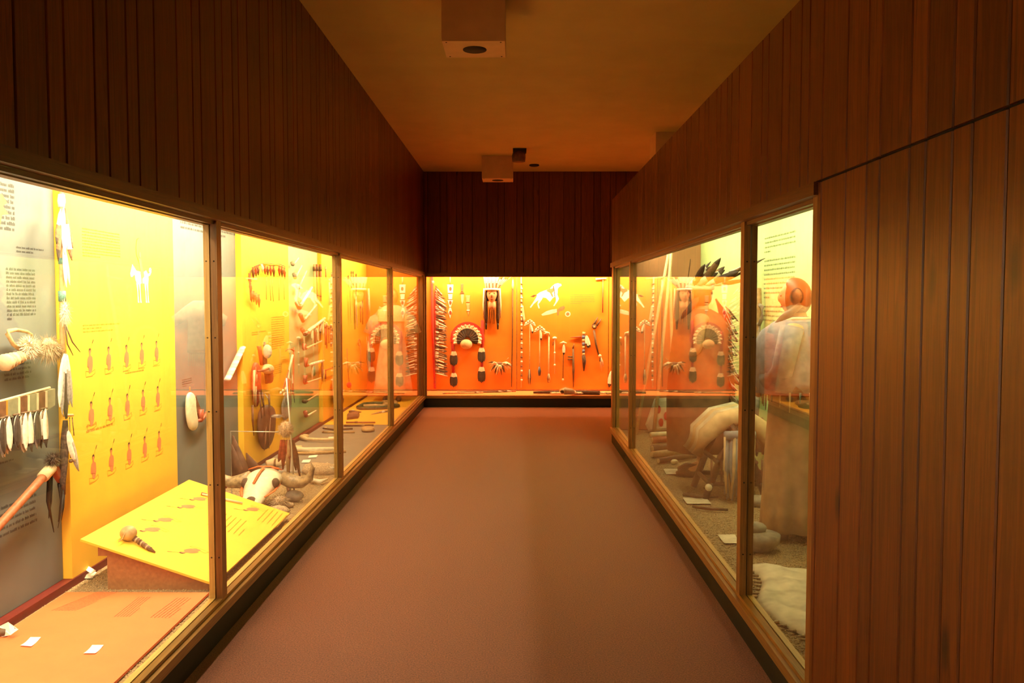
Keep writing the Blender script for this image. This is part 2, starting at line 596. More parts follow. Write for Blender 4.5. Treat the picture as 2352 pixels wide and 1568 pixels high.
for i in range(3):
    y0, y1 = RPOSTS[i], RPOSTS[i + 1]
    hw = 0.032
    window(7 + i, (1.202, y0 + 0.002, ZR + 0.006), (1.208, y1 - 0.002, ZH0 - 0.004),
           [((1.1685, y0 - hw, ZR + 0.018 if i else 0.0), (1.2015, y0 + hw, ZH0)), ((1.2085, y0 - hw, ZR + 0.018), (1.238, y0 + hw, ZH0 - 0.02))],
           'glass pane of the shorter case', M_POST)
    if i:
        for z in (0.42, 0.80, 1.18, 1.56, 1.95):
            for x in (1.185, 1.223):
                s_ = bpy.data.objects.new('screw', SC_MESH)
                COL.objects.link(s_)
                s_.parent = bpy.data.objects['window_%d' % (7 + i)]
                s_.location = (x, y0 - hw, z)
window(10, None, None, [((1.160, 10.03, ZR + 0.018), (1.20, 10.165, ZH0)), ((1.2085, 10.03, ZR + 0.018), (1.262, 10.10, ZH0 - 0.02))], 'corner post of the shorter case')

# rear case
bc = struct('wall_back_case')
MB().box((-1.62, BB + 0.012, 0), (6.6, BB + 0.1, LTOP), M_WHITE).obj('case_back', bc)
MB().box((-1.62, YB + 0.1, LTOP - 0.02), (6.6, BB + 0.1, LTOP + 0.05), M_WHITE).obj('case_lid', bc)
MB().box((-1.62, YB + 0.102, ZH0 + 0.02), (6.6, YB + 0.12, LTOP), M_WHITE).obj('header_lining', bc)
MB().box((-1.66, YB + 0.08, 0), (-1.6, BB + 0.05, LTOP), M_ORG).obj('end_panel', bc, label='orange side panel')
sbox('floor_back_case', (-1.6, YB + 0.06, 0), (6.5, BB + 0.05, 0.19), M_SHELF)
sbox('baseboard_back', (XL - 0.02, YB + 0.012, 0), (6.5, YB + 0.06, 0.145), M_KICK)
MB().box((XL - 0.01, YB - 0.005, 0.145), (6.5, YB + 0.075, ZR), M_OAKX).obj('trim_7', kind='structure', label='oak sill rail under the rear case')
MB().box((XL - 0.01, YB - 0.014, ZH0 - 0.02), (6.5, YB + 0.10, ZH1), M_HEAD).obj('trim_8', kind='structure', label='dark wooden header over the rear case')
window(11, (XL, YB + 0.05, ZR - 0.004), (6.4, YB + 0.056, ZH0 - 0.016), [((XL - 0.09, YB + 0.0, ZR), (XL + 0.03, YB + 0.07, ZH0 - 0.02))], 'wide glass front of the rear case')
# ------------------------------------------------------------------ artefact materials
F_WHITE = mat('feather_white', (0.78, 0.72, 0.60), rough=0.8, var=0.10, scale=60)
F_DARK = mat('feather_dark', (0.055, 0.036, 0.026), rough=0.7, var=0.2, scale=60)
F_BROWN = mat('feather_brown', (0.24, 0.13, 0.065), rough=0.8, var=0.25, scale=80)
F_GREY = mat('feather_grey', (0.33, 0.30, 0.27), rough=0.8, var=0.2, scale=80)
F_CREAM = mat('down_cream', (0.80, 0.70, 0.50), rough=0.95, var=0.12, scale=60)
FUR_T = mat('fur_tawny', (0.50, 0.36, 0.22), rough=0.95, var=0.25, scale=90)
FUR_W = mat('fur_pale', (0.74, 0.64, 0.50), rough=0.95, var=0.2, scale=90)
FUR_D = mat('fur_dark', (0.10, 0.06, 0.04), rough=0.9, var=0.3, scale=90)
HAIR = mat('black_hair', (0.022, 0.014, 0.010), rough=0.45, var=0.3, scale=120, stretch=(60, 60, 2))
HIDE = mat('buckskin', (0.68, 0.50, 0.29), rough=0.85, var=0.12, scale=14, bump=0.2, bscale=120)
HIDE_P = mat('pale_hide', (0.72, 0.62, 0.47), rough=0.9, var=0.15, scale=10, bump=0.3, bscale=90)
LEATH = mat('brown_leather', (0.19, 0.085, 0.04), rough=0.55, var=0.2, scale=25, bump=0.2, bscale=150)
LEATH_R = mat('red_leather', (0.40, 0.085, 0.035), rough=0.6, var=0.2, scale=25, bump=0.15, bscale=150)
RAWHIDE = mat('rawhide_dark', (0.135, 0.062, 0.035), rough=0.7, var=0.25, scale=18, bump=0.3, bscale=100)
STICK_R = mat('red_stained_stick', (0.42, 0.13, 0.055), rough=0.5, var=0.15, scale=40)
STICK_T = mat('tan_stick', (0.52, 0.33, 0.15), rough=0.55, var=0.15, scale=40)
STICK_D = mat('dark_stick', (0.14, 0.075, 0.035), rough=0.6, var=0.2, scale=40)
STICK_W = mat('peeled_stick', (0.74, 0.58, 0.36), rough=0.55, var=0.1, scale=40)
STONE = mat('grey_stone', (0.34, 0.29, 0.23), rough=0.8, var=0.2, scale=20, bump=0.3, bscale=80)
CATLIN = mat('red_pipestone', (0.36, 0.085, 0.045), rough=0.4, var=0.15, scale=30)
BONE = mat('bone', (0.78, 0.69, 0.50), rough=0.5, var=0.1, scale=25, bump=0.1)
HORN = mat('horn', (0.36, 0.26, 0.14), rough=0.4, var=0.3, scale=12, stretch=(3, 3, 3))
B_WHITE = mat('white_beads', (0.82, 0.80, 0.74), rough=0.35, var=0.08, scale=150, bump=0.5, bscale=300)
B_TEAL = mat('teal_beads', (0.10, 0.26, 0.25), rough=0.35, var=0.2, scale=150, bump=0.5, bscale=300)
B_BLUE = mat('blue_beads', (0.16, 0.20, 0.36), rough=0.35, var=0.2, scale=150, bump=0.5, bscale=300)
CL_RED = mat('red_cloth', (0.52, 0.04, 0.03), rough=0.9, var=0.12, scale=60, bump=0.2, bscale=400, sheen=0.2)
CL_ORG = mat('red_orange_paint', (0.75, 0.16, 0.04), rough=0.7, var=0.1)
CL_BLUE = mat('slate_cloth', (0.30, 0.30, 0.36), rough=0.9, var=0.12, scale=20, bump=0.2, bscale=400)
CL_TAN = mat('tan_cloth', (0.48, 0.33, 0.19), rough=0.9, var=0.12, scale=10, bump=0.2, bscale=300)
CL_BROWN = mat('brown_robe', (0.28, 0.15, 0.075), rough=0.9, var=0.15, scale=10, bump=0.3, bscale=200)
CL_GREENG = mat('green_grey_band', (0.24, 0.23, 0.13), rough=0.8, var=0.1)
SKIN = mat('painted_skin', (0.62, 0.33, 0.18), rough=0.6, var=0.05, scale=10)
LIP = mat('painted_lip', (0.36, 0.10, 0.07), rough=0.6)
CARD = mat('white_card', (0.85, 0.85, 0.80), rough=0.7, var=0.02)
INK = mat('grey_ink', (0.055, 0.055, 0.05), rough=0.8)
INK_Y = mat('ochre_ink', (0.50, 0.25, 0.01), rough=0.8)
INK_R = mat('russet_ink', (0.56, 0.15, 0.06), rough=0.8)
INK_D = mat('dark_red_ink', (0.42, 0.06, 0.025), rough=0.8)
INK_SK = mat('salmon_ink', (0.58, 0.20, 0.075), rough=0.8, var=0.06)
INK_BR = mat('brown_ink', (0.10, 0.04, 0.012), rough=0.8)
INK_W = mat('white_ink', (0.90, 0.86, 0.70), rough=0.8)
INK_G = mat('green_ink', (0.20, 0.26, 0.12), rough=0.8)
WIRE = mat('steel_wire', (0.62, 0.60, 0.56), rough=0.35, metal=0.6, var=0.05)
SPEAKER = mat('beige_speaker_box', (0.70, 0.46, 0.25), rough=0.7, var=0.04, scale=8)
GRILLE = mat('dark_grille', (0.05, 0.035, 0.028), rough=0.8, var=0.3, scale=300)
M_SHEET = mat('red_orange_sheet', (0.84, 0.185, 0.055), rough=0.65, var=0.03, scale=10)
M_MATG = mat('grey_mat', (0.25, 0.22, 0.19), rough=0.8, var=0.05, scale=10)
GRAVEL = mat('gravel_grain', (0.52, 0.38, 0.19), rough=0.9, col2=(0.26, 0.17, 0.085), scale=140, detail=1.0)
GRAVEL_B = mat('gravel_bed', (0.36, 0.25, 0.125), rough=0.95, var=0.3, scale=120, bump=0.8, bscale=150)


def LP(px, py, off=0.02):
    return onx(px, py, LB + 0.05 + off)


def LG(px, py, off=0.02):
    return onx(px, py, LB + off)


def BP(px, py, off=0.02):
    return ony(px, py, BB - off)


def RP(px, py, off=0.02):
    return onx(px, py, RB - 0.01 - off)


def GR(px, py, z=ZG):
    return onz(px, py, z)


NL, NB, NR = V((1, 0, 0)), V((0, -1, 0)), V((-1, 0, 0))


def hang(f, pts, off=0.02):
    return [f(x, y, off) for x, y in pts]


# ------------------------------------------------------------------ feathers, fur, text, prints
FM = {}


def feather_mesh(kind):
    if kind in FM:
        return FM[kind]
    base, mid, tip = {'dark': (F_WHITE, F_DARK, F_DARK), 'tip': (F_WHITE, F_WHITE, F_DARK), 'white': (F_WHITE, F_WHITE, F_WHITE),
                      'brown': (F_WHITE, F_BROWN, F_DARK), 'grey': (F_WHITE, F_GREY, F_GREY), 'cream': (F_CREAM, F_CREAM, F_CREAM),
                      'bonnet': (F_CREAM, F_DARK, F_DARK), 'barred': (F_BROWN, F_WHITE, F_BROWN), 'alldark': (F_DARK, F_DARK, F_DARK),
                      'allbrown': (F_BROWN, F_BROWN, F_BROWN)}[kind]
    st = [(0, .05), (.12, .28), (.30, .43), (.55, .5), (.78, .40), (.92, .20), (1, .02)]
    mb = MB()
    rows = []
    for t, w_ in st:
        y = 0.05 * t * t
        rows.append([(-w_, y - 0.03, t), (0, y + 0.055, t), (w_, y - 0.03, t), (0, y - 0.03, t)])
    for i in range(len(st) - 1):
        m = base if st[i][0] < 0.25 else (mid if st[i][0] < 0.6 else tip)
        vs_ = rows[i] + rows[i + 1]
        mb.add(vs_, [(k, (k + 1) % 4, 4 + (k + 1) % 4, 4 + k) for k in range(4)], m, True)
    FM[kind] = mb.mesh('feather_' + kind)
    return FM[kind]


def feather(parent, a, b, width, nrm, kind='dark', name='feather'):
    a, b = V(a), V(b)
    z = (b - a)
    L = z.length
    z = z.normalized()
    y = (V(nrm) - z * V(nrm).dot(z)).normalized()
    x = y.cross(z)
    o = bpy.data.objects.new(name, feather_mesh(kind))
    COL.objects.link(o)
    o.parent = parent
    o.matrix_parent_inverse = Matrix.Translation(-V(parent.location))
    m = Matrix(((x.x * width, y.x * width, z.x * L, a.x), (x.y * width, y.y * width, z.y * L, a.y), (x.z * width, y.z * width, z.z * L, a.z), (0, 0, 0, 1)))
    o.matrix_basis = m
    return o


def fur(mb, c, r, n, m, squash=(1, 1, 1), droop=0.0, core=0.55, thick=0.10):
    c = V(c)
    mb.ball(c, r * core, m, 10, 8, squash, 0.25)
    thick *= 0.42
    for _ in range(n * 4):
        d = V((random.gauss(0, 1), random.gauss(0, 1), random.gauss(0, 1))).normalized()
        d = V((d.x * squash[0], d.y * squash[1], d.z * squash[2]))
        e = c + d * r * random.uniform(0.6, 1.1) + V((random.gauss(0, .12), random.gauss(0, .12), random.gauss(0, .12))) * r - V((0, 0, droop * r * random.random()))
        s_ = c + d * r * core * 0.8
        t = (e - s_).normalized()
        a = t.orthogonal().normalized() * r * thick
        b = t.cross(a)
        mb.add([s_ + a, s_ - a * 0.5 + b * 0.87, s_ - a * 0.5 - b * 0.87, e], [(0, 1, 3), (1, 2, 3), (2, 0, 3), (0, 2, 1)], m)
    return mb


def text(parent, o, u, v, width, lines, pitch, m, nrm, fill=None, name='printed_text', seed=1, weight=0.42):
    """a block of print: rows of letter-sized marks, o = top left, u along the line, v down the page"""
    rnd = random.Random(seed)
    u, v, nrm = V(u).normalized(), V(v).normalized(), V(nrm).normalized()
    mb = MB()
    h = pitch * weight
    vs_, fs = [], []
    for i in range(lines):
        x = 0.0
        end = width * (fill[i] if fill else (1.0 if i < lines - 1 else 0.45))
        while x < end - h:
            for _ in range(rnd.randint(2, 8)):
                if x > end - h * 0.5:
                    break
                asc = h * (0.45 if rnd.random() < 0.3 else 0)
                p = V(o) + u * x + v * (i * pitch) + nrm * 0.0008
                q = len(vs_)
                vs_ += [p - v * asc, p + u * h * 0.42 - v * asc * 0.4, p + u * h * 0.42 + v * h, p + v * h]
                fs.append((q, q + 1, q + 2, q + 3))
                x += h * 0.62
            x += h * 0.7
    mb.add(vs_, fs, m)
    return mb.obj(name, parent, kind='stuff')


def disc(mb, c, u, v, ru, rv, nrm, m, n=12, off=0.0008, a0=0, a1=2 * math.pi):
    c, u, v = V(c), V(u), V(v)
    mb.add([c + u * (math.cos(a0 + (a1 - a0) * k / n) * ru) + v * (math.sin(a0 + (a1 - a0) * k / n) * rv) + V(nrm) * off for k in range(n)], [tuple(range(n))], m)


def poly(mb, o, u, v, pts, s, nrm, m, off=0.001):
    mb.add([V(o) + V(u) * (x * s) + V(v) * (y * s) + V(nrm) * off for x, y in pts], [tuple(range(len(pts)))], m)


def line(mb, o, u, v, pts, s, nrm, m, w_=0.02, off=0.0007):
    for (x0, y0), (x1, y1) in zip(pts, pts[1:]):
        d = math.hypot(x1 - x0, y1 - y0) or 1
        a, b = -(y1 - y0) / d * w_, (x1 - x0) / d * w_
        poly(mb, o, u, v, [(x0 + a, y0 + b), (x0 - a, y0 - b), (x1 - a, y1 - b), (x1 + a, y1 + b)], s, nrm, m, off)


def figure_print(parent, top, u, v, h, nrm, k=0):
    """one printed seated figure with a feather in the hair; top = crown of the head, v = down"""
    rnd = random.Random(k)
    mb = MB()
    a = rnd.choice([-1, 1])
    j = rnd.uniform(-0.05, 0.05)
    line(mb, top, u, v, [(0.05, 0.02), (0.28, -0.30)], h, nrm, INK_Y, 0.010)
    line(mb, top, u, v, [(0.20, -0.18), (0.29, -0.32)], h, nrm, INK_BR, 0.022)
    poly(mb, top, u, v, [(-.08, .03), (0, 0), (.08, .03), (.09, .13), (.05, .22), (-.05, .22), (-.09, .13)], h, nrm, INK_BR, 0.0008)
    poly(mb, top, u, v, [(-.06, .09), (.05, .09), (.06, .17), (.04, .26), (.05, .32), (-.05, .32), (-.05, .25), (-.07, .17)], h, nrm, INK_SK, 0.0012)
    poly(mb, top, u, v, [(-.05, .30), (.05, .30), (.17, .36), (.20, .55 + j), (.18, .74), (.12, .90), (a * .05, 1.0), (-.10, .92), (-.13, .75), (-.22, .72), (-.20, .5), (-.15, .36)], h, nrm, INK_SK, 0.0010)
    line(mb, top, u, v, [(-.12, .5), (-.13, .72), (a * .1, .78)], h, nrm, INK_R, 0.008, 0.0016)
    line(mb, top, u, v, [(-.34, .88), (-.33, 1.12), (0.05, 1.10), (.36, 1.02), (.34, .86), (.1, .95), (-.34, .88)], h, nrm, INK_Y, 0.010)
    return mb.obj('printed_figure', parent)


def stick_thing(name, label, cat, pts, r, m, n=7, group=None, extra=None):
    t = thing(name, label, cat, pts[-1], group)
    MB().tube(pts, r, m, n).obj('shaft', t)
    return t


def card(label, pts, z, fold=0.004, group=None, m=None):
    """small paper label lying on the case floor"""
    q = [GR(x, y, z) for x, y in pts]
    mb = MB()
    top, bot = [], []
    N = 5
    for i in range(N):
        s_ = i / (N - 1)
        lift = fold * (1 - (2 * s_ - 1) ** 2) * -1 + fold
        for a, b in ((q[0], q[3]), (q[1], q[2])):
            p = a.lerp(b, s_)
            top.append(p + V((0, 0, lift + 0.0012)))
            bot.append(p + V((0, 0, lift)))
    k = len(top)
    fs = []
    for i in range(N - 1):
        fs += [(2 * i, 2 * i + 1, 2 * i + 3, 2 * i + 2), (k + 2 * i, k + 2 * i + 2, k + 2 * i + 3, k + 2 * i + 1),
               (2 * i, 2 * i + 2, k + 2 * i + 2, k + 2 * i), (2 * i + 1, k + 2 * i + 1, k + 2 * i + 3, 2 * i + 3)]
    fs += [(0, k, k + 1, 1), (2 * N - 2, 2 * N - 1, k + 2 * N - 1, k + 2 * N - 2)]
    mb.add(top + bot, fs, m or CARD)
    o = mb.obj('label_card')
    return setp(o, label, 'card', group)


# ------------------------------------------------------------------ ceiling fittings
def speaker_box(x0, x1, y0, y1, label):
    t = thing('speaker_box', label, 'speaker', ((x0 + x1) / 2, (y0 + y1) / 2, 3.51), 'speaker boxes under the ceiling')
    z0, z1, th = 3.51, ZC - 0.001, 0.015
    mb = MB()
    mb.box((x0, y0, z0 + th), (x1, y0 + th, z1), SPEAKER).box((x0, y1 - th, z0 + th), (x1, y1, z1), SPEAKER)
    mb.box((x0, y0 + th, z0 + th), (x0 + th, y1 - th, z1), SPEAKER).box((x1 - th, y0 + th, z0 + th), (x1, y1 - th, z1), SPEAKER)
    mb.obj('cabinet', t)
    MB().box((x0 + 0.002, y0 + 0.002, z0), (x1 - 0.002, y1 - 0.002, z0 + th), SPEAKER).obj('bottom_panel', t)
    bp_ = [c_ for c_ in t.children if c_.name.startswith('bottom_panel')][0]
    g = MB()
    c = ((x0 + x1) / 2, (y0 + y1) / 2)
    g.tube([(c[0], c[1], z0 + 0.001), (c[0], c[1], z0 - 0.004)], 0.083, GRILLE, 24)
    g.obj('round_grille', bp_)
    for sx in (x0 + 0.03, x1 - 0.03):
        for sy in (y0 + 0.03, y1 - 0.03):
            MB().tube([(sx, sy, z0 + 0.001), (sx, sy, z0 - 0.002)], 0.006, GRILLE, 8).obj('screw', bp_)


speaker_box(-0.515, -0.083, 5.705, 6.09, 'beige box speaker on the ceiling alone above the corridor carpet')
speaker_box(-0.512, -0.06, 12.03, 12.41, 'beige box speaker on the ceiling beside a small spotlight near the end wall')
speaker_box(1.716, 2.15, 10.36, 10.82, 'box speaker on the ceiling beyond the top of the short panelled wall')
t = thing('ceiling_spotlight', 'small dark spotlight fixed to the ceiling beside a beige box speaker', 'spotlight', (0.032, 11.5, ZC))
MB().box((-0.06, 11.44, ZC - 0.05), (0.125, 11.58, ZC - 0.001), GRILLE).obj('mount', t)
MB().tube([(0.03, 11.52, ZC - 0.04), (0.02, 11.52, ZC - 0.10), (0.02, 11.52, ZC - 0.17)], [0.085, 0.097, 0.09], LEATH, 14).obj('lamp_head', t)
o = MB().tube([(0.26, 12.82, ZC - 0.001), (0.26, 12.82, ZC - 0.018), (0.26, 12.82, ZC - 0.028)], [0.075, 0.075, 0.05], GRILLE, 20).obj('smoke_detector')
setp(o, 'small dark round detector on the ceiling near the end wall', 'detector')

# ------------------------------------------------------------------ display panels
def panel(label, a, b, m):
    o = MB().box(a, b, m).obj('display_panel')
    return setp(o, label, 'panel')


ZP = ZG + 0.037
p_g0 = panel('blue-grey panel in the long case before the panels of hung weapons', (LB - 0.011, -0.1, ZP), (LB, 2.95, LTOP - 0.01), M_GREY)
p_g1 = panel('blue-grey panel with columns of print behind the feathered staff and war club', (LB - 0.011, 2.96, ZP), (LB, 4.50, LTOP - 0.01), M_GREY)
p_y1 = panel('yellow panel printed with a white horse and three rows of seated figures', (LB - 0.011, 4.505, ZP), (LB + 0.05, 5.94, LTOP - 0.01), M_YEL)
p_g2 = panel('blue-grey panel between two yellow panels, hung with a pipe', (LB - 0.011, 5.945, ZP), (LB, 7.40, LTOP - 0.01), M_GREY)
p_y2 = panel('yellow panel hung with a claw necklace and leather gear', (LB - 0.011, 7.405, ZP), (LB + 0.05, 8.93, LTOP - 0.01), M_YEL)
p_gr = panel('green panel hung with a ladder of tobacco pipes', (LB - 0.011, 8.935, ZP), (LB, 10.44, LTOP - 0.01), M_GRN)
p_y3 = panel('yellow panel hung with sticks beside the green pipe panel', (LB - 0.011, 10.445, ZP), (LB + 0.05, 12.0, LTOP - 0.01), M_YEL)
p_y4 = panel('yellow panel in the corner behind the pale dress', (LB - 0.011, 12.005, ZP), (LB + 0.05, 13.55, LTOP - 0.01), M_YEL)
for a, b, lb in ((-1.59, -0.012, 'orange rear panel with the feather bonnet and carved head'), (-0.002, 1.568, 'orange rear panel with a printed horseman and a row of wands'),
                 (1.578, 3.15, 'orange rear panel with a hanging feather past the horseman panel'), (3.16, 4.74, 'orange rear panel at the far end round the corner')):
    p = panel(lb, (a, BB - 0.03, 0.215), (b, BB + 0.011, LTOP - 0.03), M_ORG)
    if 'horseman and' in lb:
        p_b2 = p
p_r1 = panel('pale green panel with a long column of print behind the woman in a shawl', (RB - 0.012, RY0 - 0.09, ZG + 0.032), (RB + 0.011, 6.05, LTOP - 0.01), M_LGRN)
p_r2 = panel('plain pale green panel behind the figure in the trailing bonnet', (RB - 0.012, 6.06, ZG + 0.032), (RB + 0.011, RY1 - 0.045, LTOP - 0.01), M_LGRN)
p_re = panel('tan end panel at the far end of the case of standing figures', (1.245, RY1 - 0.07, ZG), (RB - 0.014, RY1 - 0.042, LTOP - 0.01), M_BROWNP)

YV, ZD = V((0, 1, 0)), V((0, 0, -1))


def ltext(parent, f, x0, y0, x1, lines, y1, m, seed, fill=None, weight=0.42):
    a, b, c = f(x0, y0, 0), f(x1, y0, 0), f(x0, y1, 0)
    text(parent, a, YV, ZD, b.y - a.y, lines, (a.z - c.z) / lines, m, NL, fill, seed=seed, weight=weight)


ltext(p_g1, LG, -60, 405, 33, 9, 525, INK, 1, [1] * 9, 0.5)
ltext(p_g1, LG, 37, 566, 100, 2, 584, INK, 2, [1, .6])
ltext(p_g1, LG, 13, 615, 80, 13, 740, INK, 3, [1] * 12 + [.2], 0.5)
ltext(p_g1, LG, 9, 838, 72, 4, 882, INK, 4, [1, 1, 1, .9])
ltext(p_g1, LG, -40, 1075, 32, 2, 1092, INK, 5)
ltext(p_g1, LG, -60, 1190, 85, 6, 1290, INK, 6, [1, 1, 1, 1, 1, .3], 0.34)
mb = MB()
poly(mb, LG(-8, 440, 0), YV, ZD, [(0, 0), (.5, .1), (.9, .5), (.5, .7), (1, 1.1), (.4, 1.2), (.1, 2.2), (-.5, 2), (-.6, .4)], 0.09, NL, INK_SK)
mb.obj('printed_emblem', p_g1)
ltext(p_y1, LP, 188, 523, 275, 10, 592, INK_Y, 7)
ltext(p_y1, LP, 190, 746, 276, 3, 768, INK_Y, 8, [1, .5, .8])
ltext(p_y1, LP, 287, 856, 330, 1, 863, INK_Y, 9, [1])
ltext(p_y1, LP, 198, 990, 262, 1, 1000, INK_Y, 10, [1])
ltext(p_y1, LP, 198, 978, 222, 1, 986, INK_Y, 11, [1])
k = 0
for row in ([(206, 799), (249, 795), (290, 791), (325, 786), (359, 782)], [(209, 921), (252, 912), (292, 903), (328, 894), (362, 886)],
            [(214, 1043), (255, 1028), (296, 1015), (332, 1001), (365, 989)]):
    for x, y in row:
        k += 1
        figure_print(p_y1, LP(x, y, 0), YV, ZD, 0.148, NL, k)
        ltext(p_y1, LP, x - 8, y + 66 - (x - 206) * 0.05, x + 8, 1, y + 70 - (x - 206) * 0.05, INK_Y, 20 + k, [1])


def horse_print(parent, f, nrm, u, cx, cy, s, rider):
    """printed white horse with rider, feet on a faint ground line"""
    o = f(cx, cy, 0)
    mb = MB()
    body = [(-.62, -.02), (-.50, -.16), (-.20, -.14), (.10, -.12), (.36, -.20), (.52, -.06), (.56, .14), (.50, .34), (.20, .30), (-.18, .33), (-.40, .36), (-.56, .20)]
    poly(mb, o, u, ZD, body, s, nrm, INK_W, 0.0010)
    poly(mb, o, u, ZD, [(-.62, -.02), (-.86, .10), (-.95, .06), (-.98, -.05), (-.84, -.30), (-.80, -.40), (-.70, -.32), (-.48, -.16)], s, nrm, INK_W, 0.0013)
    for x, top in ((-.42, .3), (-.22, .3), (.26, .28), (.44, .26)):
        poly(mb, o, u, ZD, [(x - .08, top), (x + .07, top), (x + .06, .62), (x + .10, .98), (x + .15, 1.06), (x + .02, 1.06), (x, .64)], s, nrm, INK_W, 0.0011)
    line(mb, o, u, ZD, [(.52, -.02), (.68, -.06), (.80, -.20), (.72, -.30), (.64, -.16)], s, nrm, INK_W, 0.05)
    poly(mb, o, u, ZD, [(-.14, -.10), (-.20, -.40), (-.26, -.62), (-.06, -.66), (.02, -.40), (.14, -.12), (.20, .04), (.02, .14), (.06, .60), (-.02, .62), (-.08, .12)], s, nrm, rider, 0.0016)
    disc(mb, o + V(u) * (-.14 * s) + ZD * (-.78 * s), u, ZD, .09 * s, .11 * s, nrm, rider, off=0.0016)
    line(mb, o, u, ZD, [(-.24, -.5), (-.44, -.78), (-.46, -1.06), (-.38, -1.34), (-.2, -1.42)], s, nrm, INK_Y, 0.02, 0.0014)
    return mb.obj('printed_horseman', parent)


horse_print(p_y1, LP, NL, YV, 326, 632, 0.17, INK_SK)

# ------------------------------------------------------------------ slanted print board and its support
SA, SB = V((-1.645, 4.41, 0.214)), V((-2.37, 4.41, 0.458))
SN = (SB - SA).cross(V((0, 1, 0))).normalized()
if SN.z < 0:
    SN = -SN


def SP(px, py, off=0.0):
    d = ray(px, py)
    o = V((0, 0, H))
    return o + d * ((SA - o).dot(SN) / d.dot(SN)) + SN * off


t = thing('sloping_board', 'sloping yellow printed board on a brown stand at the foot of the horse panel', 'display board', (-2.0, 5.1, ZG))
Y0, Y1 = 4.41, 5.90
dn = -SN * 0.012
q = [SA, SB, SB + V((0, Y1 - Y0, 0)), SA + V((0, Y1 - Y0, 0))]
MB().add([p for p in q] + [p + dn for p in q], [(0, 1, 2, 3), (7, 6, 5, 4), (0, 4, 5, 1), (1, 5, 6, 2), (2, 6, 7, 3), (3, 7, 4, 0)], M_YEL).obj('board', t)
s0, s1 = SA.lerp(SB, 0.06) + dn * 1.2, SA.lerp(SB, 0.90) + dn * 1.2
vs_ = []
for y in (Y0 + 0.05, Y1 - 0.05):
    vs_ += [(s0.x, y, ZG - 0.008), (s0.x, y, s0.z), (s1.x, y, s1.z), (s1.x, y, s1.z - 0.07), (s1.x + 0.05, y, s1.z - 0.07), (s1.x + 0.05, y, ZG - 0.008)]
MB().add(vs_, [(0, 1, 2, 3, 4, 5), (11, 10, 9, 8, 7, 6)] + [(i, (i + 1) % 6, 6 + (i + 1) % 6, 6 + i) for i in range(6)], M_PLY).obj('stand', t)
sb = t.children[0]
SU = (SA - SB).normalized()
for i, (x, y, h) in enumerate([(322, 1220, .15), (353, 1197, .15), (408, 1166, .15), (436, 1148, .15), (413, 1270, .15), (560, 1172, .15)]):
    figure_print(sb, SP(x, y), V((0.35, -0.1, 0)).normalized() * 0 + (SU * 0.92 - YV * 0.25).normalized() * -1, (YV * 0.9 + SU * 0.42).normalized(), h, SN, 50 + i)
for i, (x, y, wd, ln) in enumerate([(475, 1205, .30, 7), (590, 1195, .30, 6)]):
    text(sb, SP(x, y), (YV * 1.0 - SU * 0.05), (SU), wd, ln, 0.035, INK_Y, SN, seed=70 + i, weight=0.18)

# gourd rattle on the board
t = thing('gourd_rattle', 'round-headed gourd rattle with a wrapped handle lying on the sloping yellow board', 'rattle', SP(300, 1240))
c = SP(290, 1240, 0.042)
mb = MB()
mb.ball(c, 0.046, STICK_T, 14, 10, (1, 1, 0.93))
mb.obj('gourd', t)
hp = [c + (SP(308, 1246, 0.022) - c) * 0.9] + [SP(x, y, o_) for x, y, o_ in ((318, 1250, .02), (330, 1258, .016), (343, 1265, .012), (356, 1270, .005))]
MB().tube(hp, [.012, .013, .014, .012, .004], LEATH, 8).obj('handle', t)
hnd = [c_ for c_ in t.children if c_.name.startswith('handle')][0]
for i in range(7):
    s_ = i / 6
    p = hp[0].lerp(hp[3], s_)
    d = (hp[3] - hp[0]).normalized()
    MB().tube([p - d * 0.004, p + d * 0.004], 0.018 - 0.005 * s_, FUR_T if i % 2 else STICK_D, 8).obj('wrapping', hnd)
MB().tube([c + V((0, -0.03, 0.02)), c + V((0, -0.075, -0.012)), c + V((-0.01, -0.10, -0.022))], 0.0022, STICK_T, 5).obj('thong', t)
t = thing('bone_whistle', 'thin white bone stick with a red wrapped end on the sloping yellow board', 'whistle', SP(510, 1148))
MB().tube([SP(463, 1137, .010), SP(500, 1146, .010), SP(556, 1158, .010)], [.007, .009, .007], BONE, 8).obj('shaft', t)
MB().tube([SP(461, 1136, .010), SP(474, 1139, .010)], .0105, CATLIN, 8).obj('wrapped_end', t)

# ------------------------------------------------------------------ things lying on the floor of the long case, near end
t = MB().box((-2.43, 2.3, ZG - 0.002), (-1.66, 4.37, ZG + 0.010), M_SHEET).obj('printed_sheet')
setp(t, 'red-orange printed sheet lying on gravel in front of the blue-grey panel', 'sheet')
for i, (a, b, c, ln) in enumerate([((118, 1402), (232, 1356), (178, 1402), 8), ((262, 1416), (320, 1370), (302, 1416), 6), ((345, 1418), (408, 1372), (395, 1418), 6)]):
    A, B, C = (GR(*p, ZG + 0.010) for p in (a, b, c))
    text(t, A, B - A, C - A, (B - A).length, ln, (C - A).length / ln, INK_D, V((0, 0, 1)), seed=90 + i, weight=0.30)
card('small white card on the red-orange sheet next to the blue-grey panel', [(70, 1465), (94, 1465), (72, 1486), (47, 1484)], ZG + 0.0105)
card('small white card on the red-orange sheet next to the oak sill', [(212, 1483), (238, 1483), (219, 1502), (192, 1502)], ZG + 0.0105)
t = thing('standing_card', 'folded white card with two printed marks leaning over a dark carving on the sheet', 'card', GR(20, 1450))
a, b, c, d = GR(-2, 1438, ZG + 0.05), GR(18, 1428, ZG + 0.075), GR(42, 1445, ZG + 0.05), GR(24, 1458, ZG + 0.03)
nrm = (b - a).cross(d - a).normalized()
nrm = nrm if nrm.z > 0 else -nrm
